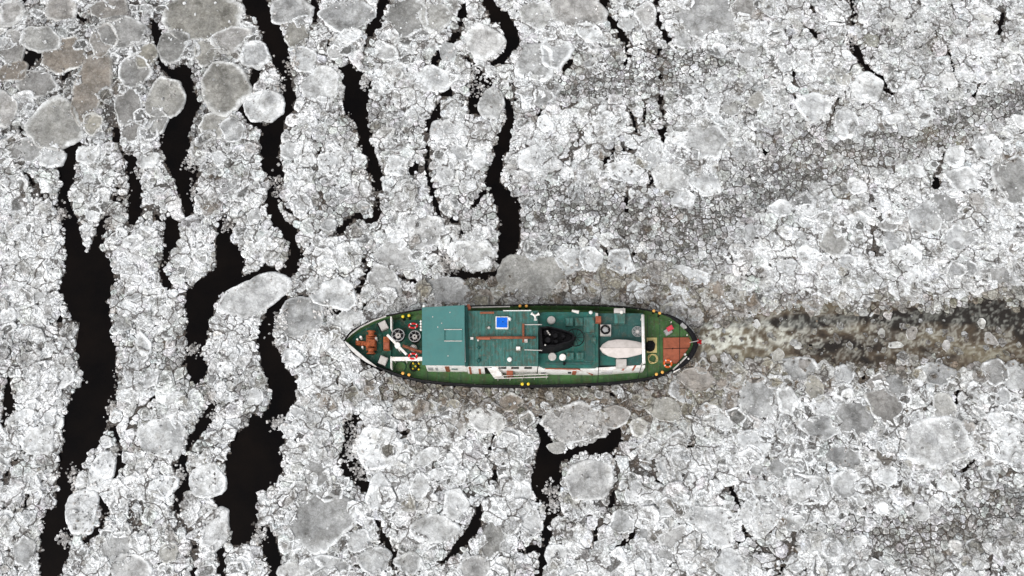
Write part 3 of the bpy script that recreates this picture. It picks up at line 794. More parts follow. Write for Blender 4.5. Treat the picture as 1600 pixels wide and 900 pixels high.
# rubble: small broken lumps lying on the mosaic, along floe rims and adrift at the lead edges
def rubble(n, seed, rlo, rhi, mode):
    g = np.random.default_rng(seed)
    if mode == 'rim':
        ks = g.integers(0, len(FL), n)
        xs = np.empty(n); ys = np.empty(n)
        for q, k in enumerate(ks):
            cx, cy, ex, ey = OCC[k]; t = g.integers(0, len(ex)); s = g.uniform(.90, 1.13)
            xs[q], ys[q] = cx + ex[t] * s, cy + ey[t] * s
    elif mode == 'drift':
        D = [(550,675,11,22),(548,705,10,14),(562,740,13,12),(862,768,13,12),(866,790,8,8),(748,135,13,16),(738,112,10,8),(297,252,8,14),(302,300,5,14),(692,408,10,12),(705,418,12,8),(354,352,7,9),(102,840,8,8),(114,745,7,14),(432,290,9,14),(434,130,9,10),(176,640,8,10),(302,548,9,8),(340,650,8,8),(280,742,8,8),(172,350,6,8),(455,100,8,12),(570,128,5,8),(405,838,9,9),(436,660,10,8),(330,620,6,8),(95,335,8,10),(190,300,6,14),(945,668,9,8),(1330,62,8,9),(510,484,12,7),(555,468,7,10),(438,500,8,10)]
        ks = g.integers(0, len(D), n)
        d = np.array(D)[ks]
        qx, qy = g.normal(d[:, 0], d[:, 2] * .7), g.normal(d[:, 1], d[:, 3] * .7)
        xs, ys = np.array([P(a, c, .05)[:2] for a, c in zip(qx, qy)]).T
    else:
        xs = g.uniform(XW0 + .3, XW1 - .3, n); ys = g.uniform(YW0 + .3, YW1 - .3, n)
    ppx, ppy = to_px(xs, ys, .1)
    op, gr, sl, wk = (sample(F, ppx, ppy) for F in (OPEN, GREY, SILT, WAKE))
    hl = sample(HULLM, ppx, ppy)
    ii = np.clip(((xs - XW0) / CELL).astype(int), 0, ow - 1); jj = np.clip(((ys - YW0) / CELL).astype(int), 0, oh - 1)
    onf = floe_occ[jj, ii]
    u = g.random(n)
    if mode == 'drift': ok = ~hl & (u > .1)
    elif mode == 'rim': ok = (op < 0) & ~hl & (wk < .3)
    elif mode == 'edge': ok = (op > -5) & ~hl & (wk < .2) & (op < -2.5 + 22 * np.clip(vnoise(xs / 2.6, ys / 2.6, 91, 2) - .42, 0, 1) * (.3 + u)) & (u > .12)
    elif mode == 'wake': ok = (wk > .1) & ~hl & (g.random(n) > .9 * sample(streak, ppx, ppy)) & (u < .9 - .55 * np.exp(-((ppy - 495) / 18) ** 2) * (ppx > 1400))
    else:
        ok = (op < -1) & ~hl & (u > .75 * sample(ULP, ppx, ppy) * (rlo < .09)) & (wk < .35) & ~(onf & (u > np.where(floe_white[jj, ii], .50, .05))) & (vnoise(xs / 1.7, ys / 1.7, 93, 2) + .25 * gr > .38)
    xs, ys, op, gr, sl, wk, onf = (a[ok] for a in (xs, ys, op, gr, sl, wk, onf))
    n = len(xs)
    r = g.uniform(rlo, rhi, n) * (1 - .25 * gr)
    K = 6
    th = (np.arange(K)[None] + g.uniform(-.32, .32, (n, K))) * (2 * np.pi / K) + g.uniform(0, 6.28, (n, 1))
    ra = r[:, None] * g.uniform(.7, 1.15, (n, K))
    el = g.uniform(.6, 1.0, (n, 1))
    a0 = g.uniform(0, 6.28, (n, 1))
    lx, ly = ra * np.cos(th), ra * np.sin(th) * el
    wx, wy = lx * np.cos(a0) - ly * np.sin(a0), lx * np.sin(a0) + ly * np.cos(a0)
    base = np.where(op > 0, .02, np.where(onf, .20, .10)) - .05 * wk
    hgt = r * g.uniform(.35, .75, n)
    tx, ty = g.normal(0, .25, (n, 1)), g.normal(0, .25, (n, 1))
    bot = np.stack([xs[:, None] + wx, ys[:, None] + wy, np.broadcast_to(np.where(op > 0, -.04, base - .09)[:, None], (n, K))], -1)
    f = g.uniform(.55, .9, (n, K))
    ztop = (base + hgt)[:, None] + tx * wx + ty * wy
    mid = np.stack([xs[:, None] + wx * 1.02, ys[:, None] + wy * 1.02, (base + .4 * hgt)[:, None] + .5 * (tx * wx + ty * wy)], -1)
    top = np.stack([xs[:, None] + wx * f, ys[:, None] + wy * f, ztop], -1)
    V = np.concatenate([bot, mid, top], 1).reshape(-1, 3)
    t = np.clip(g.random(n) * .35 + .5 * gr * g.random(n) + (g.random(n) > .85) * .4, 0, 1)
    c = lerp(np.broadcast_to(WHITE * 1.03, (n, 3)), WGREY * 1.15, t)
    c = lerp(c, np.where((g.random(n) > .5)[:, None], BROWN * 1.2, OLIVE * 1.25), np.clip(sl * g.random(n) * 1.2, 0, .9))
    if mode in ('edge', 'drift'): c = c * np.where(op > 0, .28 + .5 * g.random(n), .9)[:, None] * np.array((1.0, .94, .90))
    if mode == 'wake': c = lerp(c, BROWN * 1.3, g.random(n) ** .6) * .9
    C = np.repeat(c, 3 * K, 0) * g.uniform(.9, 1.06, (n * 3 * K, 1))
    o = (np.arange(n) * 3 * K)[:, None]
    a = np.arange(K)[None]; b2 = (np.arange(K)[None] + 1) % K
    q = np.concatenate([np.stack([o + a, o + b2, o + K + b2, o + K + a], -1), np.stack([o + K + a, o + K + b2, o + 2 * K + b2, o + 2 * K + a], -1)], 1).reshape(-1, 4)
    cap = (o + 2 * K + a)
    C = np.concatenate([C, np.repeat(np.clip(1 - gr, 0, 1) * np.clip(1 - 1.5 * sl, 0, 1) * .8, len(C) // n)[:, None]], 1)
    return V, np.concatenate([np.full(len(q), 4), np.full(n, K)]), np.concatenate([q.ravel(), cap.ravel()]), C

def plates(n, seed, rlo, rhi, mode):
    """thin broken plates shoved over one another"""
    g = np.random.default_rng(seed)
    xs = g.uniform(XW0 + 1, XW1 - 1, n); ys = g.uniform(YW0 + 1, YW1 - 1, n)
    ppx, ppy = to_px(xs, ys, .1)
    op, gr, sl, wk, pz = (sample(F, ppx, ppy) for F in (OPEN, GREY, SILT, WAKE, PANZ))
    hl = sample(HULLM, ppx, ppy)
    ii = np.clip(((xs - XW0) / CELL).astype(int), 0, ow - 1); jj = np.clip(((ys - YW0) / CELL).astype(int), 0, oh - 1)
    u = g.random(n)
    r = rlo + (rhi - rlo) * g.random(n) ** 2.6
    mpx = r / .06
    hn = np.zeros(n, bool)
    for dx, dy in ((1, 0), (-1, 0), (0, 1), (0, -1), (.7, .7), (-.7, .7), (.7, -.7), (-.7, -.7)):
        hn |= sample(HULLM, ppx + dx * mpx * 1.25, ppy + dy * mpx * 1.25)
    ok = ~hl & ~hn
    if mode == 'wake': ok &= (wk > .08) & (g.random(n) > .9 * sample(streak, ppx, ppy))
    else: ok &= (wk < .15) & (op < -mpx * .8) & ~(floe_occ[jj, ii] & ((u > .05) | ~floe_white[jj, ii])) & (u < .80 - 1.5 * gr)
    xs, ys, gr, sl, wk, pz, r, op = (a[ok] for a in (xs, ys, gr, sl, wk, pz, r, op)); n = len(xs)
    onf = floe_occ[jj, ii][ok]
    K = 11
    th = (np.arange(K)[None] + g.uniform(-.44, .44, (n, K))) * (2 * np.pi / K) + g.uniform(0, 6.28, (n, 1))
    ra = r[:, None] * g.uniform(.70, 1.14, (n, K))
    el = g.uniform(.55, 1.0, (n, 1)); a0 = g.uniform(0, 6.28, (n, 1))
    lx, ly = ra * np.cos(th), ra * np.sin(th) * el
    wx, wy = lx * np.cos(a0) - ly * np.sin(a0), lx * np.sin(a0) + ly * np.cos(a0)
    tx, ty = g.normal(0, .09, (n, 1)), g.normal(0, .09, (n, 1))
    base = np.where(onf, .25, .17) + g.uniform(-.02, .05, n) - .07 * np.clip(wk * 3, 0, 1)
    tilt = tx * wx + ty * wy
    rw = g.uniform(.60, .90, (n, 1)) + g.uniform(-.09, .09, (n, K))
    rings = [(1.0, -.16), (1.02, -.03), (.95, .035), (rw, .03), (rw - .12, -.005)]
    V = np.concatenate([np.stack([xs[:, None] + wx * f, ys[:, None] + wy * f, base[:, None] + dz + tilt * f + g.normal(0, .012, (n, K))], -1) for f, dz in rings], 1).reshape(-1, 3)
    t = np.clip(g.random(n) * .55 + .6 * pz + (g.random(n) > .68) * .45, 0, 1)
    cen = lerp(np.broadcast_to(WHITE, (n, 3)), PANG, t)
    si = np.clip(sl * g.random(n) * 1.5 + (g.random(n) > .9) * .35, 0, .92)
    tint = np.where((g.random(n) > .45)[:, None], BROWN * 1.15, OLIVE * 1.2)
    cen = lerp(cen, tint, si)
    rimc = lerp(np.broadcast_to(WHITE * 1.03, (n, 3)), tint, si * .8)
    rimc = rimc * np.where(wk > .1, .6, 1.0)[:, None]
    cen = cen * np.where(wk > .1, .75, 1.0)[:, None]
    dim = (1 - .55 * np.clip(gr * 1.3, 0, 1))[:, None]
    cen, rimc = cen * dim, rimc * dim * g.uniform(.8, 1.0, (n, 1))
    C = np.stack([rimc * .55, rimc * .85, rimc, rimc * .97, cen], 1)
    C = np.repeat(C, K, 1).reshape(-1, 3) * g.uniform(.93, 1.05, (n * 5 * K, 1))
    o = (np.arange(n) * 5 * K)[:, None]; a = np.arange(K)[None]; b2 = (a + 1) % K
    q = np.concatenate([np.stack([o + s * K + a, o + s * K + b2, o + (s + 1) * K + b2, o + (s + 1) * K + a], -1) for s in range(4)], 1).reshape(-1, 4)
    cap = (o + 4 * K + a)
    al = np.clip(1 - gr, 0, 1) * np.clip(1 - 1.5 * sl, 0, 1)
    al = np.stack([al, al, al, al, al * np.clip(1 - 1.2 * t, .0, 1)], 1)
    C = np.concatenate([C, np.repeat(al, K, 1).reshape(-1, 1)], 1)
    return V, np.concatenate([np.full(len(q), 4), np.full(n, K)]), np.concatenate([q.ravel(), cap.ravel()]), C

parts = [(BV, np.array(BL), np.array(BI), BC)]
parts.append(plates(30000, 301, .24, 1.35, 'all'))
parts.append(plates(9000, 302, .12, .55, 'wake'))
parts.append(rubble(42000, 201, .05, .13, 'all'))
parts.append(rubble(26000, 202, .10, .22, 'all'))
parts.append(rubble(15000, 203, .05, .15, 'rim'))
parts.append(rubble(70000, 204, .05, .16, 'edge'))
parts.append(rubble(2600, 206, .06, .20, 'drift'))
parts.append(rubble(7000, 205, .04, .13, 'wake'))
V, L, I, C, off = [], [], [], [], 0
for a, l, i_, c in parts:
    V.append(a); L.append(l); I.append(i_ + off); C.append(c); off += len(a)
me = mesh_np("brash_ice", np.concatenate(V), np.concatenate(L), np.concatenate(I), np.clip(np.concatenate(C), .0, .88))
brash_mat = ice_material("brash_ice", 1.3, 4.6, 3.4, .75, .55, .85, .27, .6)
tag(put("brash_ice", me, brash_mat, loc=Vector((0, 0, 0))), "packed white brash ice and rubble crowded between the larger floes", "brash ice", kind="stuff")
print("ICE cells", nlive, "sites", len(sites), "floes", len(FL), "verts", off)

# ---------------------------------------------------------------- what tells each floe from its neighbours
COLS = [(180, "far ahead of the bow"), (360, "well ahead of the bow"), (540, "just ahead of the bow"), (735, "abreast the ship's wheelhouse"), (935, "abreast the ship's funnel"),
        (1090, "abreast the ship's stern"), (1260, "just astern of the ship"), (1430, "well astern of the ship"), (9999, "far astern of the ship")]
ROWS = [(105, "by the picture's top"), (250, "in the upper quarter"), (475, "halfway to the top"), (605, "level with the hull"), (735, "halfway to the bottom"), (9999, "by the picture's bottom")]
ORD = ["largest", "second-largest", "third-largest", "fourth-largest", "fifth-largest", "sixth-largest", "seventh-largest", "eighth-largest", "ninth-largest", "tenth-largest"]
cells = {}
for o, fx, fy, rx, ry, tone, rim, silt in FLOES:
    where = next(p for lim, p in COLS if fx < lim) + ", " + next(p for lim, p in ROWS if fy < lim)
    hue = "brownish" if silt > .28 else "grey" if tone > .62 else "silvery" if tone > .34 else "white"
    q = min(rx, ry) / max(rx, ry)
    shape = "long" if q < .66 else "oval" if q < .84 else "round"
    cells.setdefault((where, hue, shape), []).append((rx * ry, o))
for (where, hue, shape), lst in cells.items():
    lst.sort(key=lambda k: -k[0])
    for i, (a_, o) in enumerate(lst):
        size = "big" if a_ > 900 else "small" if a_ < 200 else "middling"
        head = f"{size} {hue} {shape} ice floe" if len(lst) == 1 else f"{ORD[min(i, 9)]} {hue} {shape} ice floe"
        tag(o, f"{head} {where}", "ice floe", "ice floes packed around the ship")

# ================================================================ the ship
DECK, FORE, CASE, WHEEL, AFT, STERNH = 1.6, 2.0, 4.9, 6.0, 4.0, 3.5      # heights above the water
RAIL = 2.4

def bm_to(name, bm, mat, parent, smooth=False):
    bmesh.ops.recalc_face_normals(bm, faces=bm.faces[:])
    me = bpy.data.meshes.new(name)
    bm.to_mesh(me); bm.free()
    if smooth:
        me.polygons.foreach_set("use_smooth", [True] * len(me.polygons))
    return put(name, me, mat, parent)

def add_prism(bm, pts, z0, z1, bev=0.0):
    """pts: world (x, y) outline"""
    n = len(pts)
    lo = [bm.verts.new((x, y, z0)) for x, y in pts]
    hi = [bm.verts.new((x, y, z1)) for x, y in pts]
    bm.faces.new(lo[::-1]); top = bm.faces.new(hi)
    for i in range(n):
        bm.faces.new((lo[i], lo[(i + 1) % n], hi[(i + 1) % n], hi[i]))
    if bev:
        bmesh.ops.bevel(bm, geom=[e for e in top.edges], offset=bev, segments=2, affect='EDGES')

def wpx(pts, z): return [tuple(P(x, y, z).xy) for x, y in pts]

def prism(name, pts, z0, z1, mat, parent, bev=.02):
    """a block whose top face is seen at pixel outline pts"""
    bm = bmesh.new(); add_prism(bm, wpx(pts, z1), z0, z1, bev)
    return bm_to(name, bm, mat, parent)

def rect(x0, y0, x1, y1): return [(x0, y0), (x1, y0), (x1, y1), (x0, y1)]

def rrect(cx, cy, w, h, deg):
    c, s = math.cos(R(deg)), math.sin(R(deg))
    return [(cx + a * w / 2 * c - b * h / 2 * s, cy + a * w / 2 * s + b * h / 2 * c) for a, b in ((-1, -1), (1, -1), (1, 1), (-1, 1))]

def box(name, x0, y0, x1, y1, z0, z1, mat, parent, bev=.02): return prism(name, rect(x0, y0, x1, y1), z0, z1, mat, parent, bev)

def add_cyl(bm, c, r, z0, z1, n=24, r1=None, bev=0.0):
    r1 = r if r1 is None else r1
    lo = [bm.verts.new((c[0] + r * math.cos(6.2832 * i / n), c[1] + r * math.sin(6.2832 * i / n), z0)) for i in range(n)]
    hi = [bm.verts.new((c[0] + r1 * math.cos(6.2832 * i / n), c[1] + r1 * math.sin(6.2832 * i / n), z1)) for i in range(n)]
    bm.faces.new(lo[::-1]); f = bm.faces.new(hi)
    for i in range(n): bm.faces.new((lo[i], lo[(i + 1) % n], hi[(i + 1) % n], hi[i]))
    if bev: bmesh.ops.bevel(bm, geom=list(f.edges), offset=bev, segments=2, affect='EDGES')

def cyl(name, px, py, rpx, z0, z1, mat, parent, n=24, r1=None, bev=.02):
    bm = bmesh.new(); c = P(px, py, z1)
    add_cyl(bm, c, rpx * .058, z0, z1, n, None if r1 is None else r1 * .058, min(bev, rpx * .01))
    return bm_to(name, bm, mat, parent)

def add_tube(bm, pts, r, n=8, closed=False):
    pts = [Vector(p) for p in pts]
    m = len(pts); rings = []
    for i, p in enumerate(pts):
        a = pts[(i - 1) % m] if (closed or i > 0) else p
        b = pts[(i + 1) % m] if (closed or i < m - 1) else p
        d = (b - a).normalized()
        u = d.cross(Vector((0, 0, 1)))
        if u.length < 1e-3: u = d.cross(Vector((1, 0, 0)))
        u.normalize(); v = d.cross(u)
        rr = r[i] if isinstance(r, (list, tuple)) else r
        rings.append([bm.verts.new(p + (u * math.cos(6.2832 * k / n) + v * math.sin(6.2832 * k / n)) * rr) for k in range(n)])
    for i in range(m if closed else m - 1):
        A, B = rings[i], rings[(i + 1) % m]
        for k in range(n): bm.faces.new((A[k], A[(k + 1) % n], B[(k + 1) % n], B[k]))
    if not closed:
        bm.faces.new(rings[0][::-1]); bm.faces.new(rings[-1])

def tube(name, pts, r, mat, parent, n=8, closed=False):
    bm = bmesh.new(); add_tube(bm, pts, r, n, closed)
    return bm_to(name, bm, mat, parent, smooth=n >= 10)

def ring_pts(c, r, z, n=32, rx=1.0, ry=1.0, a0=0.0):
    return [(c[0] + r * rx * math.cos(a0 + 6.2832 * i / n), c[1] + r * ry * math.sin(a0 + 6.2832 * i / n), z) for i in range(n)]

def dome(name, px, py, rpx, z0, h, mat, parent, n=20, m=5):
    bm = bmesh.new(); c = P(px, py, z0 + h); r = rpx * .058
    rings = []
    for j in range(m):
        t = j / m * math.pi / 2
        rings.append([bm.verts.new((c.x + r * math.cos(t) * math.cos(6.2832 * i / n), c.y + r * math.cos(t) * math.sin(6.2832 * i / n), z0 + h * (.35 + .65 * math.sin(t)))) for i in range(n)])
    base = [bm.verts.new((c.x + r * math.cos(6.2832 * i / n), c.y + r * math.sin(6.2832 * i / n), z0)) for i in range(n)]
    rings.insert(0, base)
    top = bm.verts.new((c.x, c.y, z0 + h))
    for A, B in zip(rings[:-1], rings[1:]):
        for k in range(n): bm.faces.new((A[k], A[(k + 1) % n], B[(k + 1) % n], B[k]))
    for k in range(n): bm.faces.new((rings[-1][k], rings[-1][(k + 1) % n], top))
    bm.faces.new(base[::-1])
    return bm_to(name, bm, mat, parent, smooth=True)

RUST = (.20, .075, .03)
M = dict(
 black=paint("black_hull_paint", (.004, .004, .005), .5, .5, .8, (.03, .026, .022), .35),
 rubber=paint("black_rubber", (.0045, .0045, .006), .75, .4, 3, (.03, .028, .026), .3),
 green=paint("green_deck_paint", (.052, .122, .040), .6, .30, .7, (.052, .075, .042), .8, streak=True, rust=.35),
 dgreen=paint("dark_green_foredeck_paint", (.008, .058, .040), .5, .35, 1.0, (.035, .06, .045), .5, rust=.4),
 teal=paint("teal_roof_paint", (.058, .163, .157), .55, .07, .35, (.075, .175, .16), .35, rust=.10),
 teal2=paint("weathered_teal_roof_paint", (.047, .138, .124), .55, .18, .8, (.040, .066, .052), .85, streak=True, rust=.5),
 teal3=paint("dark_teal_deck_paint", (.022, .108, .090), .5, .22, .9, (.03, .065, .058), .6, rust=.25),
 teal4=paint("grey_teal_deck_paint", (.026, .080, .072), .5, .25, .9, (.05, .075, .07), .5, rust=.3),
 seam=paint("dark_teal_seam_paint", (.020, .075, .068), .6, .2, 2),
 white=paint("white_paint", (.72, .71, .69), .45, .05, 1.2, (.40, .31, .24), .5),
 grey=paint("grey_paint", (.30, .30, .30), .5, .15, 1.5, (.16, .14, .12), .4),
 lgrey=paint("pale_grey_paint", (.42, .40, .38), .55, .12, 1.5, (.28, .24, .21), .4),
 steel=paint("bare_steel", (.30, .31, .32), .35, .2, 2, (.14, .11, .09), .3, metal=.6),
 orange=paint("orange_machinery_paint", (.30, .080, .030), .5, .40, 2.5, (.085, .035, .02), .8),
 rust=paint("red_brown_paint", (.27, .082, .045), .55, .22, 1.4, (.15, .05, .03), .5),
 brown=paint("brown_mast_paint", (.21, .072, .038), .55, .25, 2.0, (.10, .04, .025), .5),
 blue=paint("blue_cover", (.006, .115, .56), .6, .18, 1.5, (.004, .06, .3), .5),
 yellow=paint("yellow_paint", (.68, .50, .04), .5, .2, 3, (.3, .2, .05), .3),
 amber=paint("amber_paint", (.66, .34, .08), .5, .2, 3),
 red=paint("red_plastic", (.52, .018, .022), .45, .2, 3),
 pink=paint("faded_red_cover", (.50, .055, .075), .6, .25, 4),
 ringo=paint("orange_plastic", (.62, .12, .03), .45, .15, 3),
 soot=paint("sooty_funnel_black", (.002, .002, .0025), .7, .6, 1.6, (.02, .018, .022), .4),
 canvas=paint("grey_boat_cover", (.50, .455, .43), .8, .07, .8, (.36, .32, .29), .5),
 rope=paint("yellowed_rope", (.52, .42, .19), .8, .2, 5),
 glass=paint("dark_window_glass", (.010, .012, .014), .12, .2, 2),
 hose=paint("black_hose", (.010, .011, .010), .6, .3, 4),
)

root = empty("icebreaker_ship", P(812, 539, 0))
tag(root, "green decked black hulled icebreaker ship pushing through the broken river ice", "ship")

# ---- hull: flared shell, rail cap and inner bulwark
def smooth_line(pts, k):
    """Catmull-Rom through the outline"""
    out = []
    n = len(pts)
    for i in range(n - 1):
        p0, p1, p2, p3 = pts[max(0, i - 1)], pts[i], pts[i + 1], pts[min(n - 1, i + 2)]
        for j in range(k):
            t = j / k
            out.append(tuple(.5 * (2 * p1[q] + (p2[q] - p0[q]) * t + (2 * p0[q] - 5 * p1[q] + 4 * p2[q] - p3[q]) * t * t + (3 * p1[q] - p0[q] - 3 * p2[q] + p3[q]) * t ** 3) for q in (0, 1)))
    out.append(pts[-1]); return out
NS, SS = smooth_line(N_EDGE, 4), smooth_line(S_EDGE, 4)
OUT = [P(x, y, RAIL) for x, y in NS + SS[::-1][1:-1]]
OUT = [Vector((p.x, p.y)) for p in OUT]
cl_y = sum(p.y for p in OUT) / len(OUT)
xb, xs_ = min(p.x for p in OUT), max(p.x for p in OUT)

def rail_z(p):      # sheer: the bulwark climbs towards the bow
    t = max(0.0, (xb + 6.0 - p.x) / 6.0)
    return RAIL + .55 * t * t

def inset(poly, d):
    n = len(poly); out = []
    for i in range(n):
        a, b, c = poly[i - 1], poly[i], poly[(i + 1) % n]
        t = (c - a).normalized(); nrm = Vector((-t.y, t.x))
        mid = Vector((min(max(b.x, xb + 2.5), xs_ - 3), cl_y))
        if nrm.dot(mid - b) < 0: nrm = -nrm
        out.append(b + nrm * d)
    return out
IN = inset(OUT, .14)

def strip(bm, ringA, ringB, close=True):
    n = len(ringA)
    va = [bm.verts.new(p) for p in ringA]; vb = [bm.verts.new(p) for p in ringB]
    for i in range(n if close else n - 1):
        bm.faces.new((va[i], va[(i + 1) % n], vb[(i + 1) % n], vb[i]))
    return va, vb
bm = bmesh.new()
rings = []
for zf, ins in ((1.0, 0.0), (.72, .14), (.35, .36), (0.0, .52), (-.35, .8)):
    ring = inset(OUT, ins) if ins else OUT
    rings.append([Vector((p.x, p.y, (rail_z(o) - .02) * zf if zf >= 0 else -.9)) for p, o in zip(ring, OUT)])
prev = None
for r_ in rings:
    vs_ = [bm.verts.new(p) for p in r_]
    if prev:
        for i in range(len(vs_)): bm.faces.new((prev[i], prev[(i + 1) % len(vs_)], vs_[(i + 1) % len(vs_)], vs_[i]))
    prev = vs_
bm.faces.new(prev)
bm_to("hull", bm, M['black'], root, True)
bm = bmesh.new()
strip(bm, [Vector((p.x, p.y, rail_z(o) - .02)) for p, o in zip(IN, OUT)], [Vector((p.x, p.y, DECK - .02)) for p in inset(OUT, .30)])
bw = bm_to("bulwark", bm, M['green'], root, True)
bm = bmesh.new()
add_tube(bm, [(p.x * .5 + q.x * .5, p.y * .5 + q.y * .5, rail_z(p)) for p, q in zip(OUT, IN)], .085, 6, True)
bm_to("rail_cap", bm, M['black'], bw, True)
# deck
bm = bmesh.new()
f = bm.faces.new([bm.verts.new((p.x, p.y, DECK)) for p in inset(OUT, .27)])
bm_to("main_deck", bm, M['green'], root)
# thick black rubber fender round the stern
def edge_run(lo, hi, side):
    src = NS if side > 0 else SS
    return [P(x, y, RAIL) for x, y in src if lo <= x <= hi]
st = edge_run(1040, 1088, 1) + edge_run(1046, 1087, -1)[::-1]
bm = bmesh.new(); add_tube(bm, [(p.x, p.y, RAIL - .12 + .02 * (i % 2)) for i, p in enumerate(st)], [.12 + .12 * min(1, min(i, len(st) - 1 - i) / 5) for i in range(len(st))], 10)
bm_to("stern_fender", bm, M['rubber'], root, True)
# rubbing strake along the sides
for sd in (1, -1):
    run = edge_run(600, 1045, sd)
    bm = bmesh.new(); add_tube(bm, [(p.x, p.y - sd * .06, RAIL - .45) for p in run], .10, 8)
    bm_to("rubbing_strake", bm, M['rubber'], root, True)
# white painted inside of the bow bulwark, lying back so it faces up
bm = bmesh.new()
sq = [(538,535.5),(545,545),(556,555.5),(570,565.5),(586,573.5)]
wd_ = [.10, .30, .36, .28, .10]
a = [P(x, y, RAIL + .55) for x, y in sq]
va = [bm.verts.new((p.x + .03, p.y + .05, rail_z(p) + .13)) for p in a]
vb = [bm.verts.new((p.x + .03 + w * .55, p.y + .05 + w * .75, rail_z(p) + .10 - w * .25)) for p, w in zip(a, wd_)]
for i in range(4): bm.faces.new((va[i], va[i + 1], vb[i + 1], vb[i]))
r_ = bmesh.ops.extrude_face_region(bm, geom=bm.faces[:])
bmesh.ops.translate(bm, vec=(0, 0, .07), verts=[v for v in r_['geom'] if isinstance(v, bmesh.types.BMVert)])
bm_to("bow_plate", bm, M['white'], root)
bm = bmesh.new()
add_tube(bm, [(*P(x, y, RAIL + .4).xy, RAIL + .42 - .03 * i) for i, (x, y) in enumerate([(539,531),(549,521.5),(563,511),(584,500.5),(603,493.5)])], .07, 6)
bm_to("bow_rail", bm, M['lgrey'], root)

# ---- raised foredeck
fd = [(543,535),(552,523),(566,512.5),(585,502.5),(603,496.5),(611,495),(611,577),(603,575.5),(586,568.5),(570,560),(556,550)]
foredeck = prism("foredeck", fd, DECK + .01, FORE, M['dgreen'], root, 0)
for x0, y0, x1, y1 in ((560,517,560,552),(592,503,592,569),(545,535,611,535)):
    a, b_ = P(x0, y0, FORE), P(x1, y1, FORE)
    tube("deck_seam", [(a.x, a.y, FORE + .005), (b_.x, b_.y, FORE + .005)], .022, M['seam'], foredeck, 6)
# anchor windlass
wl = prism("windlass", rect(572, 523, 588, 547), FORE, FORE + .35, M['orange'], root)
prism("gearbox", rect(573.5, 530, 586, 541), FORE + .352, FORE + .8, M['orange'], wl, .05)
for y in (521.5, 549):
    bm = bmesh.new(); c = P(580, y, FORE + .6)
    add_tube(bm, [(c.x, c.y - .22, FORE + .6), (c.x, c.y - .1, FORE + .6), (c.x, c.y + .1, FORE + .6), (c.x, c.y + .22, FORE + .6)], [.42, .27, .27, .42], 16)
    bm_to("drum", bm, M['orange'], wl, True)
prism("chain_stopper", [(555.5,532),(572,533),(572,540),(555.5,539)], FORE, FORE + .32, M['orange'], wl)
for x, y in ((558,530),(566,542),(561,537)):
    cyl("guide_post", x, y, 1.5, FORE, FORE + .6, M['orange'] if y == 537 else M['white'], wl, 12)
cyl("control_wheel", 563.5, 526.5, 2, FORE, FORE + .7, M['white'], wl, 12)
cyl("control_wheel", 587.5, 528, 1.8, FORE, FORE + .9, M['lgrey'], wl, 12)
oc = prism("orange_locker", rect(599, 526, 608.4, 546), FORE, FORE + .55, M['orange'], root)
prism("locker_lid", rect(600, 535, 607.6, 545), FORE + .552, FORE + .62, M['rust'], oc)
for cx, cy, dg in ((598.6, 508, -26), (598.2, 562.8, 22)):
    h = prism("foredeck_hatch", rrect(cx, cy, 12, 12.5, dg), FORE, FORE + .5, M['lgrey'], root, .05)
    prism("hatch_coaming", rrect(cx - .3, cy + 1.4, 14.5, 14.5, dg), FORE, FORE + .12, M['black'], h)
prism("deck_locker", rect(588, 521, 597, 549), FORE, FORE + .10, M['dgreen'], root)
# break of the foredeck with white edge, and the sunken winch deck behind it
prism("bulkhead_rail", rect(610, 494.5, 612, 514), FORE, FORE + 1.0, M['white'], root)
prism("bulkhead_rail", rect(610, 557, 612, 575), FORE, FORE + 1.0, M['white'], root)
prism("winch_deck", rect(611.6, 500, 660, 559), DECK + .01, DECK + .10, M['dgreen'], root, 0)
cw = prism("catwalk", rect(612, 557.5, 660, 563.5), FORE + .8, FORE + .95, M['white'], root)
for x in (616, 634, 652):
    c = P(x, 562, FORE + .8); tube("catwalk_post", [(c.x, c.y, DECK), (c.x, c.y, FORE + .8)], .05, M['white'], cw)
# two big mooring reels seen end on
for cx, cy, r in ((621.9, 523.2, 9.4), (647.8, 525.2, 8.6)):
    rl = cyl("mooring_reel", cx, cy, r * .95, DECK + .1, DECK + .9, M['black'], root, 28)
    tube("reel_flange", ring_pts(P(cx, cy, DECK + .98), r * .058, DECK + .95, 32), .045, M['grey'], rl, 8, True)
    cyl("reel_hub", cx, cy + .6, r * .46, DECK + .902, DECK + 1.12, M['lgrey'], rl, 18)
    cyl("reel_axle", cx, cy + .6, 1.3, DECK + 1.121, DECK + 1.2, M['black'], rl, 10)
    for k in range(6):
        c = P(cx, cy, DECK + .95); a = k * 1.047 + .3
        tube("reel_spoke", [(c.x + .24 * math.cos(a), c.y + .24 * math.sin(a), DECK + .95), (c.x + r * .056 * math.cos(a), c.y + r * .056 * math.sin(a), DECK + .95)], .022, M['grey'], rl, 6)
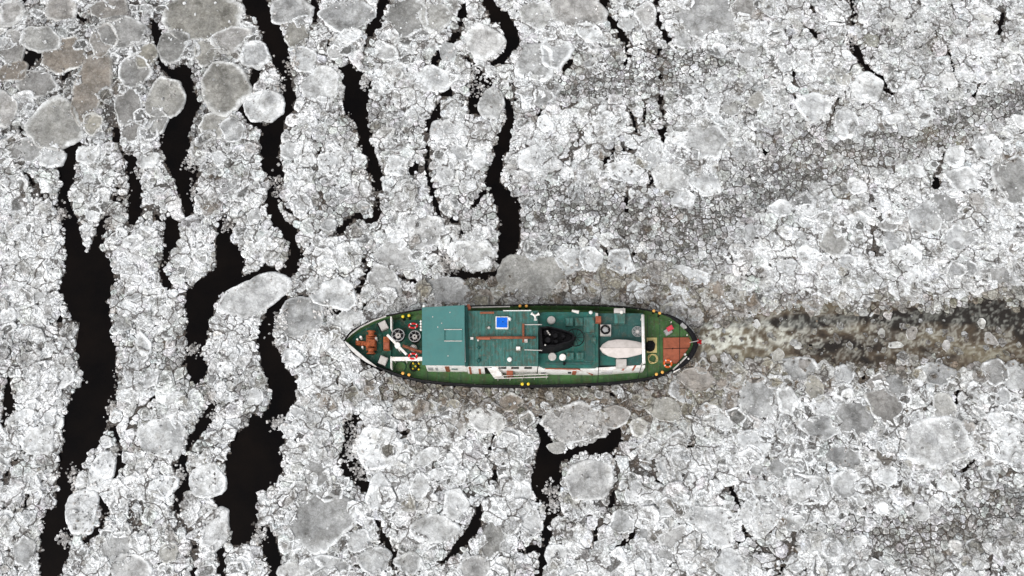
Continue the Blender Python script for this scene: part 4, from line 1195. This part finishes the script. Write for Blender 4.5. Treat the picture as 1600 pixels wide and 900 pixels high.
# foremast carrying the white radar bar
mc = P(620.8, 539, 4.7)
fm = tube("foremast", [(mc.x, mc.y, FORE), (mc.x, mc.y, 4.6)], .09, M['white'], root, 10)
prism("radar_scanner", rrect(620, 538.2, 43, 3.8, 45.5), 4.7, 4.88, M['white'], fm, .03)
cyl("radar_turntable", 620.8, 539, 4.3, 4.55, 4.97, M['white'], fm, 16)
bs = [P(629, 540, FORE + .6), P(642, 544.5, FORE + .5), P(659, 551, FORE + .4)]
tube("boom", bs, .13, M['brown'], root, 8)
tube("boom_stay", [P(640, 546, FORE + .3), P(659, 549, FORE + .9)], .07, M['rust'], root, 8)
dome("ventilator", 645.3, 541.5, 5.6, DECK + .1, .75, M['lgrey'], root)
cyl("round_hatch", 626, 573, 8, DECK + .004, DECK + .14, M['green'], root, 24)
tube("hatch_rim", ring_pts(P(626, 573, DECK + .14), .47, DECK + .1, 28), .03, M['dgreen'], root, 6, True)

# ---- deckhouse (white casing with teal roof)
caseN, caseS = 485.5, 572
dh = prism("deckhouse", rect(729, 488, 840, 571.2), DECK, CASE - .1, M['white'], root, 0)
rf = prism("deckhouse_roof", rect(727, caseN, 841, caseS), CASE - .095, CASE, M['teal2'], root, .02)
for i in range(21):
    x = 731.5 + i * 5.3
    a, b_ = P(x, caseN + 1.5, CASE), P(x, caseS - 1, CASE)
    tube("roof_seam", [(a.x, a.y, CASE + .005), (b_.x, b_.y, CASE - .004)], .016, M['teal3'], rf, 6)
wy = lambda x, z, y=571.2: P(x, y, CASE - .1)      # on the port wall
def wall_box(name, x0, x1, z0, z1, mat, out=.03, parent=dh, y=571.2, zt=CASE - .1):
    bm = bmesh.new()
    p0, p1 = P(x0, y, zt), P(x1, y, zt)
    add_prism(bm, [(p0.x, p0.y - out), (p1.x, p1.y - out), (p1.x, p1.y + .05), (p0.x, p0.y + .05)], z0, z1)
    return bm_to(name, bm, mat, parent)
for x in (779, 799, 819.5):
    wf = wall_box("window", x - .8, x + 12.3, 3.55, 4.45, M['lgrey'], .02)
    wall_box("pane", x, x + 11.5, 3.65, 4.35, M['glass'], .035, wf)
wall_box("door", 756.5, 768, DECK + .1, 4.1, M['black'], .025)
for x in (733.5, 748.5):
    wall_box("door_frame", x - 1.6, x + 1.6, DECK + .05, 4.3 if x < 740 else 3.6, M['rust'], .05)
pc = prism("paint_locker", rect(791.5, 579, 801.5, 585.5), DECK, DECK + 1.3, M['rust'], root)
# stairway and handrails on the port side deck
bm = bmesh.new()
a, b_ = P(770, 575, 4.0), P(780, 589, 2.0)
for k in range(7):
    t = k / 6; c = a.lerp(b_, t)
    add_prism(bm, [(c.x - .4, c.y - .16), (c.x + .4, c.y - .16), (c.x + .4, c.y + .16), (c.x - .4, c.y + .16)], c.z - .05, c.z)
sw = bm_to("stairway", bm, M['white'], root)
for dx in (-.42, .42):
    tube("stringer", [(a.x + dx, a.y, a.z + .05), (b_.x + dx, b_.y, b_.z - .35)], .06, M['white'], sw, 6)
for y, x0, x1 in ((587, 781, 856), (591.3, 776, 856)):
    p, q = P(x0, y, DECK + .95), P(x1, y - 2.5, DECK + .95)
    hr = tube("handrail", [p, q], .05, M['lgrey'], root, 8)
    for k in range(5):
        c = p.lerp(q, (k + .1) / 4.2); tube("post", [(c.x, c.y, DECK), (c.x, c.y, DECK + .93)], .03, M['white'], hr, 6)

# ---- wheelhouse
wh_ = prism("wheelhouse", [(661,483),(725,480),(727,563.5),(662,563)], DECK, WHEEL - .12, M['white'], root, 0)
wr = prism("wheelhouse_roof", [(659.2,480.2),(726,476.5),(726.3,571),(659.6,570.3)], WHEEL - .11, WHEEL, M['teal'], root, .03)
prism("roof_step", [(726.3,479),(730.5,479),(731,571),(726.5,571)], CASE + .005, CASE + .45, M['seam'], root)
for y in (515, 533):
    p, q = P(694, y, WHEEL), P(722, y, WHEEL)
    tube("roof_rail", [(p.x, p.y, WHEEL + .05), (q.x, q.y, WHEEL + .05)], .04, M['lgrey'], wr, 6)
hx = prism("roof_hatch", rect(711, 515.5, 722, 532.5), WHEEL + .002, WHEEL + .07, M['teal'], wr)
p, q = P(695, 516, WHEEL), P(695, 532, WHEEL)
tube("roof_rail", [(p.x, p.y, WHEEL + .05), (q.x, q.y, WHEEL + .05)], .03, M['seam'], wr, 6)
for x, y in ((676,495),(690,505),(684,511),(703,488),(700,556)):
    cyl("roof_bolt", x, y, .9, WHEEL, WHEEL + .03, M['lgrey'], wr, 8, bev=0)
for k in range(4):
    dome("searchlight", 657.6, 501.2 + k * 4.3, 1.9, WHEEL - .35, .3, M['white'], wr, 10, 3)
dome("wing_light", 662, 477.5, 2.4, WHEEL - .3, .3, M['white'], wr, 10, 3)
# port face of the wheelhouse: window band, doors
def wwall(name, x0, x1, z0, z1, mat, out):
    p0, p1 = P(x0, 563 + (x0 - 662) * .008, WHEEL - .12), P(x1, 563 + (x1 - 662) * .008, WHEEL - .12)
    bm = bmesh.new(); add_prism(bm, [(p0.x, p0.y - out), (p1.x, p1.y - out), (p1.x, p1.y + .05), (p0.x, p0.y + .05)], z0, z1)
    return bm_to(name, bm, mat, wh_)
for x0, x1 in ((664, 674), (677, 688), (702, 714), (716, 724)):
    wf = wwall("window", x0 - .6, x1 + .6, 4.35, 5.25, M['lgrey'], .02)
    p0, p1 = P(x0, 563.2, WHEEL - .12), P(x1, 563.4, WHEEL - .12)
    bm = bmesh.new(); add_prism(bm, [(p0.x, p0.y - .06), (p1.x, p1.y - .06), (p1.x, p1.y + .04), (p0.x, p0.y + .04)], 4.45, 5.15)
    bm_to("pane", bm, M['glass'], wf)
wwall("vent_slot", 702, 712, 2.6, 2.9, M['seam'], .03)
wwall("door", 692, 699, DECK + .1, 3.7, M['brown'], .03)
for x0, x1 in ((664, 672), (676, 680)):
    wwall("recess", x0, x1, 2.2, 3.2, M['grey'], .025)
# forward windows
for k in range(6):
    y0 = 486 + k * 13.5
    p0, p1 = P(661, y0, WHEEL - .12), P(661, y0 + 10.5, WHEEL - .12)
    bm = bmesh.new(); add_prism(bm, [(p0.x - .03, p1.y), (p0.x + .03, p1.y), (p0.x + .03, p0.y), (p0.x - .03, p0.y)], 4.4, 5.3)
    bm_to("window", bm, M['glass'], wh_)

# ---- fittings on the deckhouse roof
bh = prism("blue_hatch", rect(774.3, 494.3, 794.3, 513), CASE, CASE + .35, M['white'], root, .03)
prism("hatch_cover", rect(775.8, 495.8, 792.8, 511.5), CASE + .352, CASE + .42, M['blue'], bh)
cyl("cover_knob", 785.6, 502.8, .8, CASE + .421, CASE + .45, M['black'], bh, 8, bev=0)
mast = tube("lowered_mast", [P(744, 527.5, CASE + .45), P(790, 527.5, CASE + .4), P(837, 527.3, CASE + .35)], [.10, .13, .11], M['brown'], root, 10)
tube("mast_band", [P(746, 528.6, CASE + .5), P(766, 528.6, CASE + .5)], .13, M['rust'], mast, 8)
tube("crosstree", [P(817.8, 506, CASE + .3), P(817.8, 535, CASE + .3)], .10, M['brown'], mast, 8)
for x in (752, 786, 832):
    c = P(x, 528, CASE + .3); tube("mast_crutch", [(c.x, c.y, CASE), (c.x, c.y, CASE + .33)], .07, M['brown'], mast, 8)
prism("roof_box", rect(818.5, 529.5, 824.5, 534), CASE, CASE + .35, M['lgrey'], root)
prism("roof_box", rect(806.5, 541.5, 813, 546.5), CASE, CASE + .25, M['white'], root)
prism("roof_box", rect(735, 526.5, 739.5, 530), CASE, CASE + .2, M['white'], root)
for x, y, r, m in ((795.8, 497.4, 3, 'white'), (796.2, 560.5, 3.7, 'white'), (764, 511, 2.2, 'lgrey'), (748, 562, 3, 'seam'), (748, 542, 2.2, 'seam'), (747, 530.5, 1.6, 'white')):
    dome("roof_vent", x, y, r, CASE, .35, M[m], root, 16, 4)
tube("roof_spar", [P(750, 488.8, CASE + .2), P(772, 488.5, CASE + .2)], .10, M['brown'], root, 8)
for y in (507.2, 546.5):
    tube("grab_rail", [P(819.5, y, CASE + .2), P(847, y + (1 if y > 520 else 0), CASE + .2)], .045, M['lgrey'], root, 6)
# white three-armed horn
bm = bmesh.new(); c = P(836, 493, CASE + .6)
for a in (2.55, .45, -1.45):
    add_tube(bm, [(c.x, c.y, CASE + .5), (c.x + .22 * math.cos(a), c.y + .22 * math.sin(a), CASE + .52), (c.x + .40 * math.cos(a), c.y + .40 * math.sin(a), CASE + .55)], [.09, .08, .15], 10)
add_cyl(bm, (c.x, c.y), .07, CASE, CASE + .5, 10)
bm_to("loudhailer_horns", bm, M['white'], root)
# starboard details beside the roof
tube("davit", [P(732, 487, CASE - .6), P(732, 481, CASE + .1), P(732, 476, CASE + .1)], .13, M['rust'], root, 8)
prism("davit_head", rect(729, 478.5, 735.5, 482.5), CASE - .1, CASE + .15, M['rust'], root)
tube("awning_rail", [P(737, 480.3, 3.2), P(797, 479, 3.2)], .06, M['lgrey'], root, 6)
tube("roof_edge_rail", [P(786, 485.5, CASE + .1), P(830, 485.2, CASE + .1)], .045, M['white'], root, 6)

# ---- funnel casing
ad = prism("aft_casing", [(841,490),(848,487.5),(930,487.5),(936,490),(936,571),(930,574),(850,574),(841,570)], DECK, AFT, M['teal3'], root, .02)
fz = 6.2
fpx = [(843,511),(857,509.5),(877,514),(893,519.5),(897,523),(897,530),(890,534),(866,541),(845,541)]
top = wpx(fpx, fz)
bm = bmesh.new()
cx_ = sum(p[0] for p in top) / len(top); cy_ = sum(p[1] for p in top) / len(top)
n = len(top)
lo = [bm.verts.new((cx_ + (x - cx_) * 1.06, cy_ + (y - cy_) * 1.10, AFT)) for x, y in top]
mi = [bm.verts.new((x, y, fz)) for x, y in top]
ii_ = [bm.verts.new((cx_ + (x - cx_) * .90, cy_ + (y - cy_) * .86, fz)) for x, y in top]
dn = [bm.verts.new((cx_ + (x - cx_) * .88, cy_ + (y - cy_) * .84, fz - .7)) for x, y in top]
for A, B in ((lo, mi), (mi, ii_), (ii_, dn)):
    for k in range(n): bm.faces.new((A[k], A[(k + 1) % n], B[(k + 1) % n], B[k]))
bm.faces.new(dn)
fn = bm_to("funnel", bm, M['soot'], root)
for x, y, r in ((854, 519, 3.6), (856, 531, 4.0), (868, 524, 3.2), (869, 533, 2.6), (880, 525, 2.4)):
    cyl("exhaust_pipe", x, y, r, fz - .7, fz + .12, M['soot'], fn, 14, bev=.01)
for x, y in ((855.5, 517), (857, 519.5), (859, 522), (852, 538.5)):
    dome("pipe_cap", x, y, 1.3, fz + .1, .15, M['lgrey'], fn, 8, 3)
tube("whistle_pipe", [P(848, 542, fz - .2), P(868, 540.5, fz - .1), P(885, 535.5, fz - .1)], .06, M['soot'], fn, 8)
wc_ = P(898.8, 527.3, 4.9)
sp = tube("spoked_guard", ring_pts(wc_, .77, 4.9, 36), .045, M['black'], root, 8, True)
for k in range(10):
    a = k * .6283
    tube("spoke", [(wc_.x, wc_.y, 4.9), (wc_.x + .77 * math.cos(a), wc_.y + .77 * math.sin(a), 4.9)], .022, M['black'], sp, 6)
tube("guard_post", [(wc_.x, wc_.y, AFT), (wc_.x, wc_.y, 4.92)], .09, M['black'], sp, 8)

# ---- fittings on the aft casing
for x, y, r, m in ((861.4, 499.7, 6.4, 'lgrey'), (863, 556.8, 6.2, 'lgrey'), (879.2, 557.6, 5.3, 'white')):
    v = cyl("mushroom_vent", x, y, r, AFT + .25, AFT + .42, M[m], root, 24, r * .93, .04)
    cyl("vent_neck", x, y - .6, r * .7, AFT, AFT + .25, M['teal3'], v, 16)
for x0, y0, x1, y1 in ((884, 496.5, 895.6, 509), (898.7, 496.5, 910.8, 509), (885, 550.7, 896.5, 561.3), (900.5, 550.7, 911.8, 561.3)):
    k = prism("skylight", rect(x0, y0, x1, y1), AFT, AFT + .40, M['teal2'], root, .04)
    a = P((x0 + x1) / 2, (y0 + y1) / 2, AFT + .4)
    tube("skylight_ridge", [(a.x, a.y + .28, AFT + .41), (a.x, a.y - .28, AFT + .41)], .03, M['teal3'], k, 6)
prism("casing_hatch", rect(911.5, 495.5, 929, 519.5), AFT, AFT + .18, M['teal2'], root, .03)
rc_ = prism("sunken_well", rect(914, 521, 928.5, 565), AFT + .002, AFT + .05, M['teal4'], root, .01)
for a in ((914, 521, 914, 565), (928.5, 521, 928.5, 565), (914, 521, 928.5, 521), (914, 565, 928.5, 565)):
    tube("coaming", [P(a[0], a[1], AFT + .08), P(a[2], a[3], AFT + .08)], .045, M['teal2'], rc_, 6)
prism("small_locker", rect(924, 527, 931, 535.5), AFT, AFT + .35, M['teal2'], root)
prism("pipe_box", rect(851, 566, 925, 569), AFT, AFT + .15, M['teal4'], root)
prism("brown_locker", rect(931, 494, 939.3, 503.5), STERNH, AFT + .5, M['rust'], root)
prism("pedestal_light", rect(930.5, 489, 934.5, 493.5), AFT, AFT + .5, M['lgrey'], root)
bm = bmesh.new(); a, b_ = P(893.5, 485.5, AFT + .1), P(904.5, 488, AFT + .1)
add_tube(bm, [a, a.lerp(b_, .3), b_], [.10, .12, .16], 12)
bm_to("white_canister", bm, M['white'], root)
dome("starboard_light", 923.3, 487.3, 3.1, AFT - .2, .4, M['white'], root, 14, 4)
cyl("deck_drum", 882, 566.5, 1.8, AFT, AFT + .6, M['black'], root, 10)
# port wall of the aft casing (white, with its red-brown pipes)
pw = prism("port_wall", [(841,572.5),(936,574.3),(1008,570),(1008,574),(936,578.5),(841,577.5)], DECK, AFT - .45, M['white'], root, .02)
for x0, x1, z0, z1, m in ((846, 853, 2.2, 2.5, 'glass'), (895, 901, 2.1, 3.2, 'rust'), (888, 893, 2.6, 2.8, 'glass'), (941, 958, 2.7, 2.85, 'grey')):
    p0, p1 = P(x0, 578, AFT - .45), P(x1, 578, AFT - .45)
    bm = bmesh.new(); add_prism(bm, [(p0.x, p0.y - .12), (p1.x, p1.y - .12), (p1.x, p1.y + .06), (p0.x, p0.y + .06)], z0, z1)
    bm_to("wall_fitting", bm, M[m], pw)
tube("red_pipe", [P(852, 575.8, AFT - .3), P(904, 577, AFT - .3), P(915, 580, DECK + 1.2), P(926, 586, DECK + .4)], .065, M['rust'], root, 8)
for x in (973.5, 989):
    prism("brown_stripe", [(x - 2.5, 579), (x + 2.5, 571), (x + 5.5, 571), (x + 1, 579)], AFT - .44, AFT - .40, M['rust'], pw, 0)

# ---- after deckhouse with the tender on top
sh_ = prism("stern_deckhouse", rect(936.5, 489.5, 1005, 571), DECK, STERNH, M['teal4'], root, .02)
prism("roof_panel", rect(938, 509, 1000, 528), STERNH + .002, STERNH + .06, M['teal4'], sh_, .01)
prism("roof_panel", rect(938, 556, 962, 570), STERNH + .002, STERNH + .06, M['teal3'], sh_, .01)
for x in (947, 958, 969, 980, 991):
    tube("deck_seam", [P(x, 525.5, STERNH + .065), P(x, 510.5, STERNH + .065)], .02, M['seam'], sh_, 6)
fb = prism("fan_housing", rect(938, 507, 954.8, 524), STERNH, STERNH + .5, M['lgrey'], root, .03)
tube("fan_cowl", ring_pts(P(945.9, 515, STERNH + .55), .36, STERNH + .55, 28), .085, M['black'], fb, 8, True)
cyl("fan_hub", 945.9, 515, 4.0, STERNH + .5, STERNH + .62, M['grey'], fb, 16)
for k in range(5):
    c = P(945.9, 515, STERNH + .55); a = k * 1.2566
    tube("fan_blade", [(c.x + .1 * math.cos(a), c.y + .1 * math.sin(a), STERNH + .56), (c.x + .3 * math.cos(a), c.y + .3 * math.sin(a), STERNH + .53)], .05, M['black'], fb, 6)
lc = prism("deck_chest", rect(959.7, 489.5, 977, 505), STERNH, STERNH + .6, M['teal2'], root)
prism("chest_lid", rect(959.7, 481.6, 977, 489), STERNH + .25, STERNH + .62, M['lgrey'], lc)
dome("deck_lamp", 971.5, 486.5, 3, STERNH + .6, .3, M['white'], root, 12, 3)
prism("tender_cradle", rect(963, 561, 979, 574.5), STERNH, STERNH + .45, M['lgrey'], root)
rl = cyl("hose_reel", 996, 518, 2.6, STERNH, STERNH + .4, M['lgrey'], root, 16)
for r in (.46, .34, .22):
    tube("reel_ring", ring_pts(P(996, 518, STERNH + .3), r, STERNH + .3, 28), .03, M['grey'], rl, 6, True)
for k in range(4):
    c = P(996, 518, STERNH + .3); a = k * .7854
    tube("reel_bar", [(c.x - .46 * math.cos(a), c.y - .46 * math.sin(a), STERNH + .3), (c.x + .46 * math.cos(a), c.y + .46 * math.sin(a), STERNH + .3)], .02, M['grey'], rl, 6)
gt = tube("gantry_beam", [P(1004.2, 492, 4.9), P(1006, 568, 4.9)], .14, M['white'], root, 10)
for y in (493, 566):
    c = P(1005, y, 4.8); tube("gantry_leg", [(c.x, c.y, DECK), (c.x, c.y, 4.85)], .09, M['white'], gt, 8)
# rigging wires across the after deck
for pts in ([P(934.5, 478.5, RAIL + .3), P(935, 520, AFT + .8), P(935.5, 571, AFT + .8), P(934, 599, RAIL + .1)], [P(1003.5, 484, RAIL + .2), P(1003.5, 530, 4.75), P(1003.5, 567, 4.7), P(996, 594, RAIL + .1)], [P(1062, 503, RAIL + .1), P(1062, 535, RAIL + .2), P(1062, 572, RAIL + .1)]):
    tube("stay_wire", pts, .028, M['black'], root, 6)

# ---- working stern deck
cb = prism("capstan_base", rect(1010.5, 527.5, 1026.5, 551), DECK, DECK + .08, M['rope'], root)
cp = cyl("capstan", 1017, 538.3, 8.2, DECK + .1, DECK + .85, M['rubber'], root, 24, 6.6, .05)
cyl("capstan_head", 1016, 537.5, 4.2, DECK + .852, DECK + 1.0, M['soot'], cp, 18)
for k in range(6):
    c = P(1016.5, 537.8, DECK + .9); a = k * 1.047
    tube("whelp", [(c.x + .22 * math.cos(a), c.y + .22 * math.sin(a), DECK + .87), (c.x + .40 * math.cos(a), c.y + .40 * math.sin(a), DECK + .80)], .045, M['black'], cp, 6)
sh = prism("steering_hatch", [(1036.4,527.5),(1076,526.8),(1080,533),(1078,541),(1069,554),(1058,567.5),(1036.4,567.5)], DECK, DECK + .28, M['rust'], root, .03)
for a in ((1037, 545, 1076, 544), (1062, 528, 1062, 562)):
    tube("hatch_seam", [P(a[0], a[1], DECK + .283), P(a[2], a[3], DECK + .283)], .028, M['soot'], sh, 6)
cyl("seam_bolt", 1051, 544.6, 1.1, DECK + .28, DECK + .33, M['soot'], sh, 8, bev=0)
tube("mooring_bar", [P(1051.5, 577.5, RAIL + .05), P(1063, 567, RAIL + .05), P(1073, 557, RAIL + .05)], .07, M['lgrey'], root, 8)
prism("fairlead", rrect(1057, 577.5, 11, 4, -30), RAIL - .3, RAIL - .02, M['white'], root)
prism("fairlead", rrect(1068, 508.5, 9, 5, 40), RAIL - .1, RAIL + .2, M['grey'], root)
for x, y in ((1072, 511), (1071, 553), (1076, 560)):
    dome("fairlead_roller", x, y, 2, RAIL - .1, .3, M['lgrey'], root, 10, 3)
for x, y in ((1046, 500), (1049, 503), (1043, 497), (1074, 523)):
    cyl("deck_stud", x, y, 1.0, DECK, DECK + .3, M['white'], root, 8)
tube("ensign_staff", [P(1078, 535, DECK + .6), P(1086, 533.5, RAIL + .6), P(1091, 532.5, RAIL + 1.1)], .035, M['lgrey'], root, 8)

# deck plating seams and stanchions along the bulwarks
md = [o for o in root.children if o.name.startswith("main_deck")][0]
for i in range(22):
    x = 668 + i * 17.2
    ys = [y for (xx, y) in SS if abs(xx - x) < 14]
    yb = min(600.5, sum(ys) / max(1, len(ys)) - 1.5)
    a, b_ = P(x, 579, DECK), P(x + .6, yb, DECK)
    tube("plate_seam", [(a.x, a.y, DECK + .003), (b_.x, b_.y, DECK + .003)], .016, M['dgreen'], md, 6)
for x in (1012, 1031, 1050):
    a, b_ = P(x, 492 if x < 1040 else 503, DECK), P(x, 590 if x < 1020 else 583, DECK)
    tube("plate_seam", [(a.x, a.y, DECK + .003), (b_.x, b_.y, DECK + .003)], .02, M['dgreen'], md, 6)
for i in range(26):
    x = 742 + i * 11.6
    for side in (1, -1):
        run = NS if side > 0 else SS
        y = min(run, key=lambda p: abs(p[0] - x))[1]
        if side < 0 and i % 3: continue
        c = P(x, y + (1.6 if side > 0 else -1.6), RAIL)
        tube("bulwark_stay", [(c.x, c.y, DECK), (c.x, c.y, RAIL + .06)], .045, M['lgrey'], bw, 6)

# pairs of bollards with painted heads
PAIRS = [(629.3, 494, 638.8, 492.3, 'yellow'), (629.3, 582.6, 638.8, 585, 'amber'), (812.5, 477.5, 822.5, 477.5, 'amber'), (816, 599.5, 825.5, 599.5, 'yellow'), (1021.9, 485.2, 1031, 488.6, 'amber'), (1026, 584.2, 1035.3, 581, 'amber')]
for x0, y0, x1, y1, m in PAIRS:
    for x, y in ((x0, y0), (x1, y1)):
        k = cyl("bollard", x, y + .8, 2.0, DECK, RAIL + .25, M['black'], root, 14)
        dome("bollard_head", x, y, 2.4, RAIL + .25, .16, M[m], k, 12, 3)

# ================================================================ loose things aboard, each a thing of its own
def lone(o, label, cat, group=None): return tag(o, label, cat, group)

# covered tender
te = empty("tender_boat", P(970, 545, STERNH + .45))
lone(te, "pale grey covered tender lying on the ship's after deckhouse", "tender")
ol = [(937.2,544.6),(941,538.5),(950,533),(964.4,530.6),(980,531.4),(994,533.6),(1003,536),(1003,553),(994,555.5),(980,558.6),(964.4,559.6),(950,556),(941,550.5)]
w_ = [P(x, y, STERNH + 1.0) for x, y in ol]
cy_ = P(970, 544.8, STERNH + 1.0).y
bm = bmesh.new()
rg = []
for f_, z in ((.62, STERNH + .1), (.86, STERNH + .5), (1.0, STERNH + .95), (1.0, STERNH + 1.02)):
    rg.append([bm.verts.new((p.x + (P(970, 545, z).x - p.x) * (1 - f_) * .35, cy_ + (p.y - cy_) * f_, z)) for p in w_])
for A, B in zip(rg[:-1], rg[1:]):
    for k in range(len(w_)): bm.faces.new((A[k], A[(k + 1) % len(w_)], B[(k + 1) % len(w_)], B[k]))
bm.faces.new(rg[0][::-1])
bm_to("tender_hull", bm, M['lgrey'], te)
bm = bmesh.new(); rg = []
for f_, z in ((1.02, STERNH + 1.0), (1.0, STERNH + 1.06), (.72, STERNH + 1.17), (.36, STERNH + 1.27), (.03, STERNH + 1.34)):
    rg.append([bm.verts.new((p.x, cy_ + (p.y - cy_) * f_, z)) for p in w_])
for A, B in zip(rg[:-1], rg[1:]):
    for k in range(len(w_)): bm.faces.new((A[k], A[(k + 1) % len(w_)], B[(k + 1) % len(w_)], B[k]))
bm.faces.new(rg[-1])
tc = bm_to("canvas_cover", bm, M['canvas'], te)
tube("cover_ridge", [P(940, 544, STERNH + 1.36), P(970, 544, STERNH + 1.37), P(1002, 544.2, STERNH + 1.36)], .035, M['canvas'], tc, 8)

def lifering(px, py, r, z, mat, label, rx=1.0, ry=1.0, group="life rings aboard the ship"):
    o = empty("life_ring", P(px, py, z))
    lone(o, label, "life ring", group)
    c = P(px, py, z + .06)
    tube("ring_body", ring_pts(c, r, z + .07, 28, rx, ry), .085, mat, o, 10, True)
    for k in range(4):
        a = k * 1.5708 + .6
        pp = [(c.x + r * rx * math.cos(a + d), c.y + r * ry * math.sin(a + d), z + .075) for d in (-.12, 0, .12)]
        tube("white_band", pp, .092, M['white'], o, 10)
    return o
lifering(1043.5, 568, .33, DECK + .28, M['ringo'], "orange life ring on the red-brown stern hatch")
lifering(645.5, 509, .34, DECK + .1, M['red'], "red life ring beside the mooring reels, on the starboard side of the foredeck well", 1.1, .6)
lifering(645.3, 556.5, .30, FORE + .96, M['red'], "red life ring on the white catwalk in front of the wheelhouse", 1.15, .8)

bm = bmesh.new(); c = P(1020, 560.8, DECK + .1)
pts = []
for k in range(150):
    a = k * .26; r = .44 + .05 * math.sin(k * .9) - .09 * (k % 50) / 50
    pts.append((c.x + r * math.cos(a), c.y + r * math.sin(a), DECK + .04 + .10 * k / 150))
add_tube(bm, pts, .032, 6)
lone(bm_to("rope_coil", bm, M['rope'], None, True), "coil of yellow rope on the green stern deck beside the capstan", "rope coil")

hz = empty("hose_coil", P(646.8, 572, DECK))
lone(hz, "coiled black hose with yellow couplings on the green foredeck port side", "hose")
bm = bmesh.new(); c = P(646.8, 572.3, DECK + .15)
pts = [(c.x + (.36 + .03 * math.sin(k)) * math.cos(k * .3), c.y + (.40 + .03 * math.cos(k)) * math.sin(k * .3), DECK + .06 + .2 * k / 110) for k in range(110)]
add_tube(bm, pts, .05, 6); bm_to("hose", bm, M['hose'], hz, True)
for x, y in ((645.5, 567), (645, 575.8), (654, 567.5), (654, 576.5), (649, 571.5)):
    dome("coupling", x, y, 1.7, DECK + .02, .3, M['yellow'], hz, 10, 3)

bg_ = empty("deck_bag", P(1045.5, 515.5, DECK))
lone(bg_, "faded red bag tied on a grey crate on the stern deck", "bag")
prism("crate", rrect(1044.2, 517.5, 11, 9, -32), DECK, DECK + .35, M['grey'], bg_)
bm = bmesh.new(); add_prism(bm, wpx(rrect(1047.2, 512.3, 9.5, 7, -32), DECK + .62), DECK + .352, DECK + .62, .08)
bm_to("bag_cloth", bm, M['pink'], bg_)

fl = bmesh.new(); a = P(1090.5, 532.6, RAIL + 1.05)
G = 9
grid = [[fl.verts.new((a.x - .03 + .52 * i / (G - 1) * .8 + .03 * math.sin(j), a.y - .40 * j / (G - 1) + .16 + .05 * math.sin(i * 1.1), RAIL + .98 - .28 * (i / (G - 1)) ** 1.3 + .05 * math.sin(i * 1.4 + j * .6))) for j in range(G)] for i in range(G)]
for i in range(G - 1):
    for j in range(G - 1): fl.faces.new((grid[i][j], grid[i + 1][j], grid[i + 1][j + 1], grid[i][j + 1]))
r_ = bmesh.ops.solidify(fl, geom=fl.faces[:], thickness=.012)
lone(bm_to("ensign_flag", fl, M['red'], None, True), "small red flag on the staff at the ship's stern", "flag")
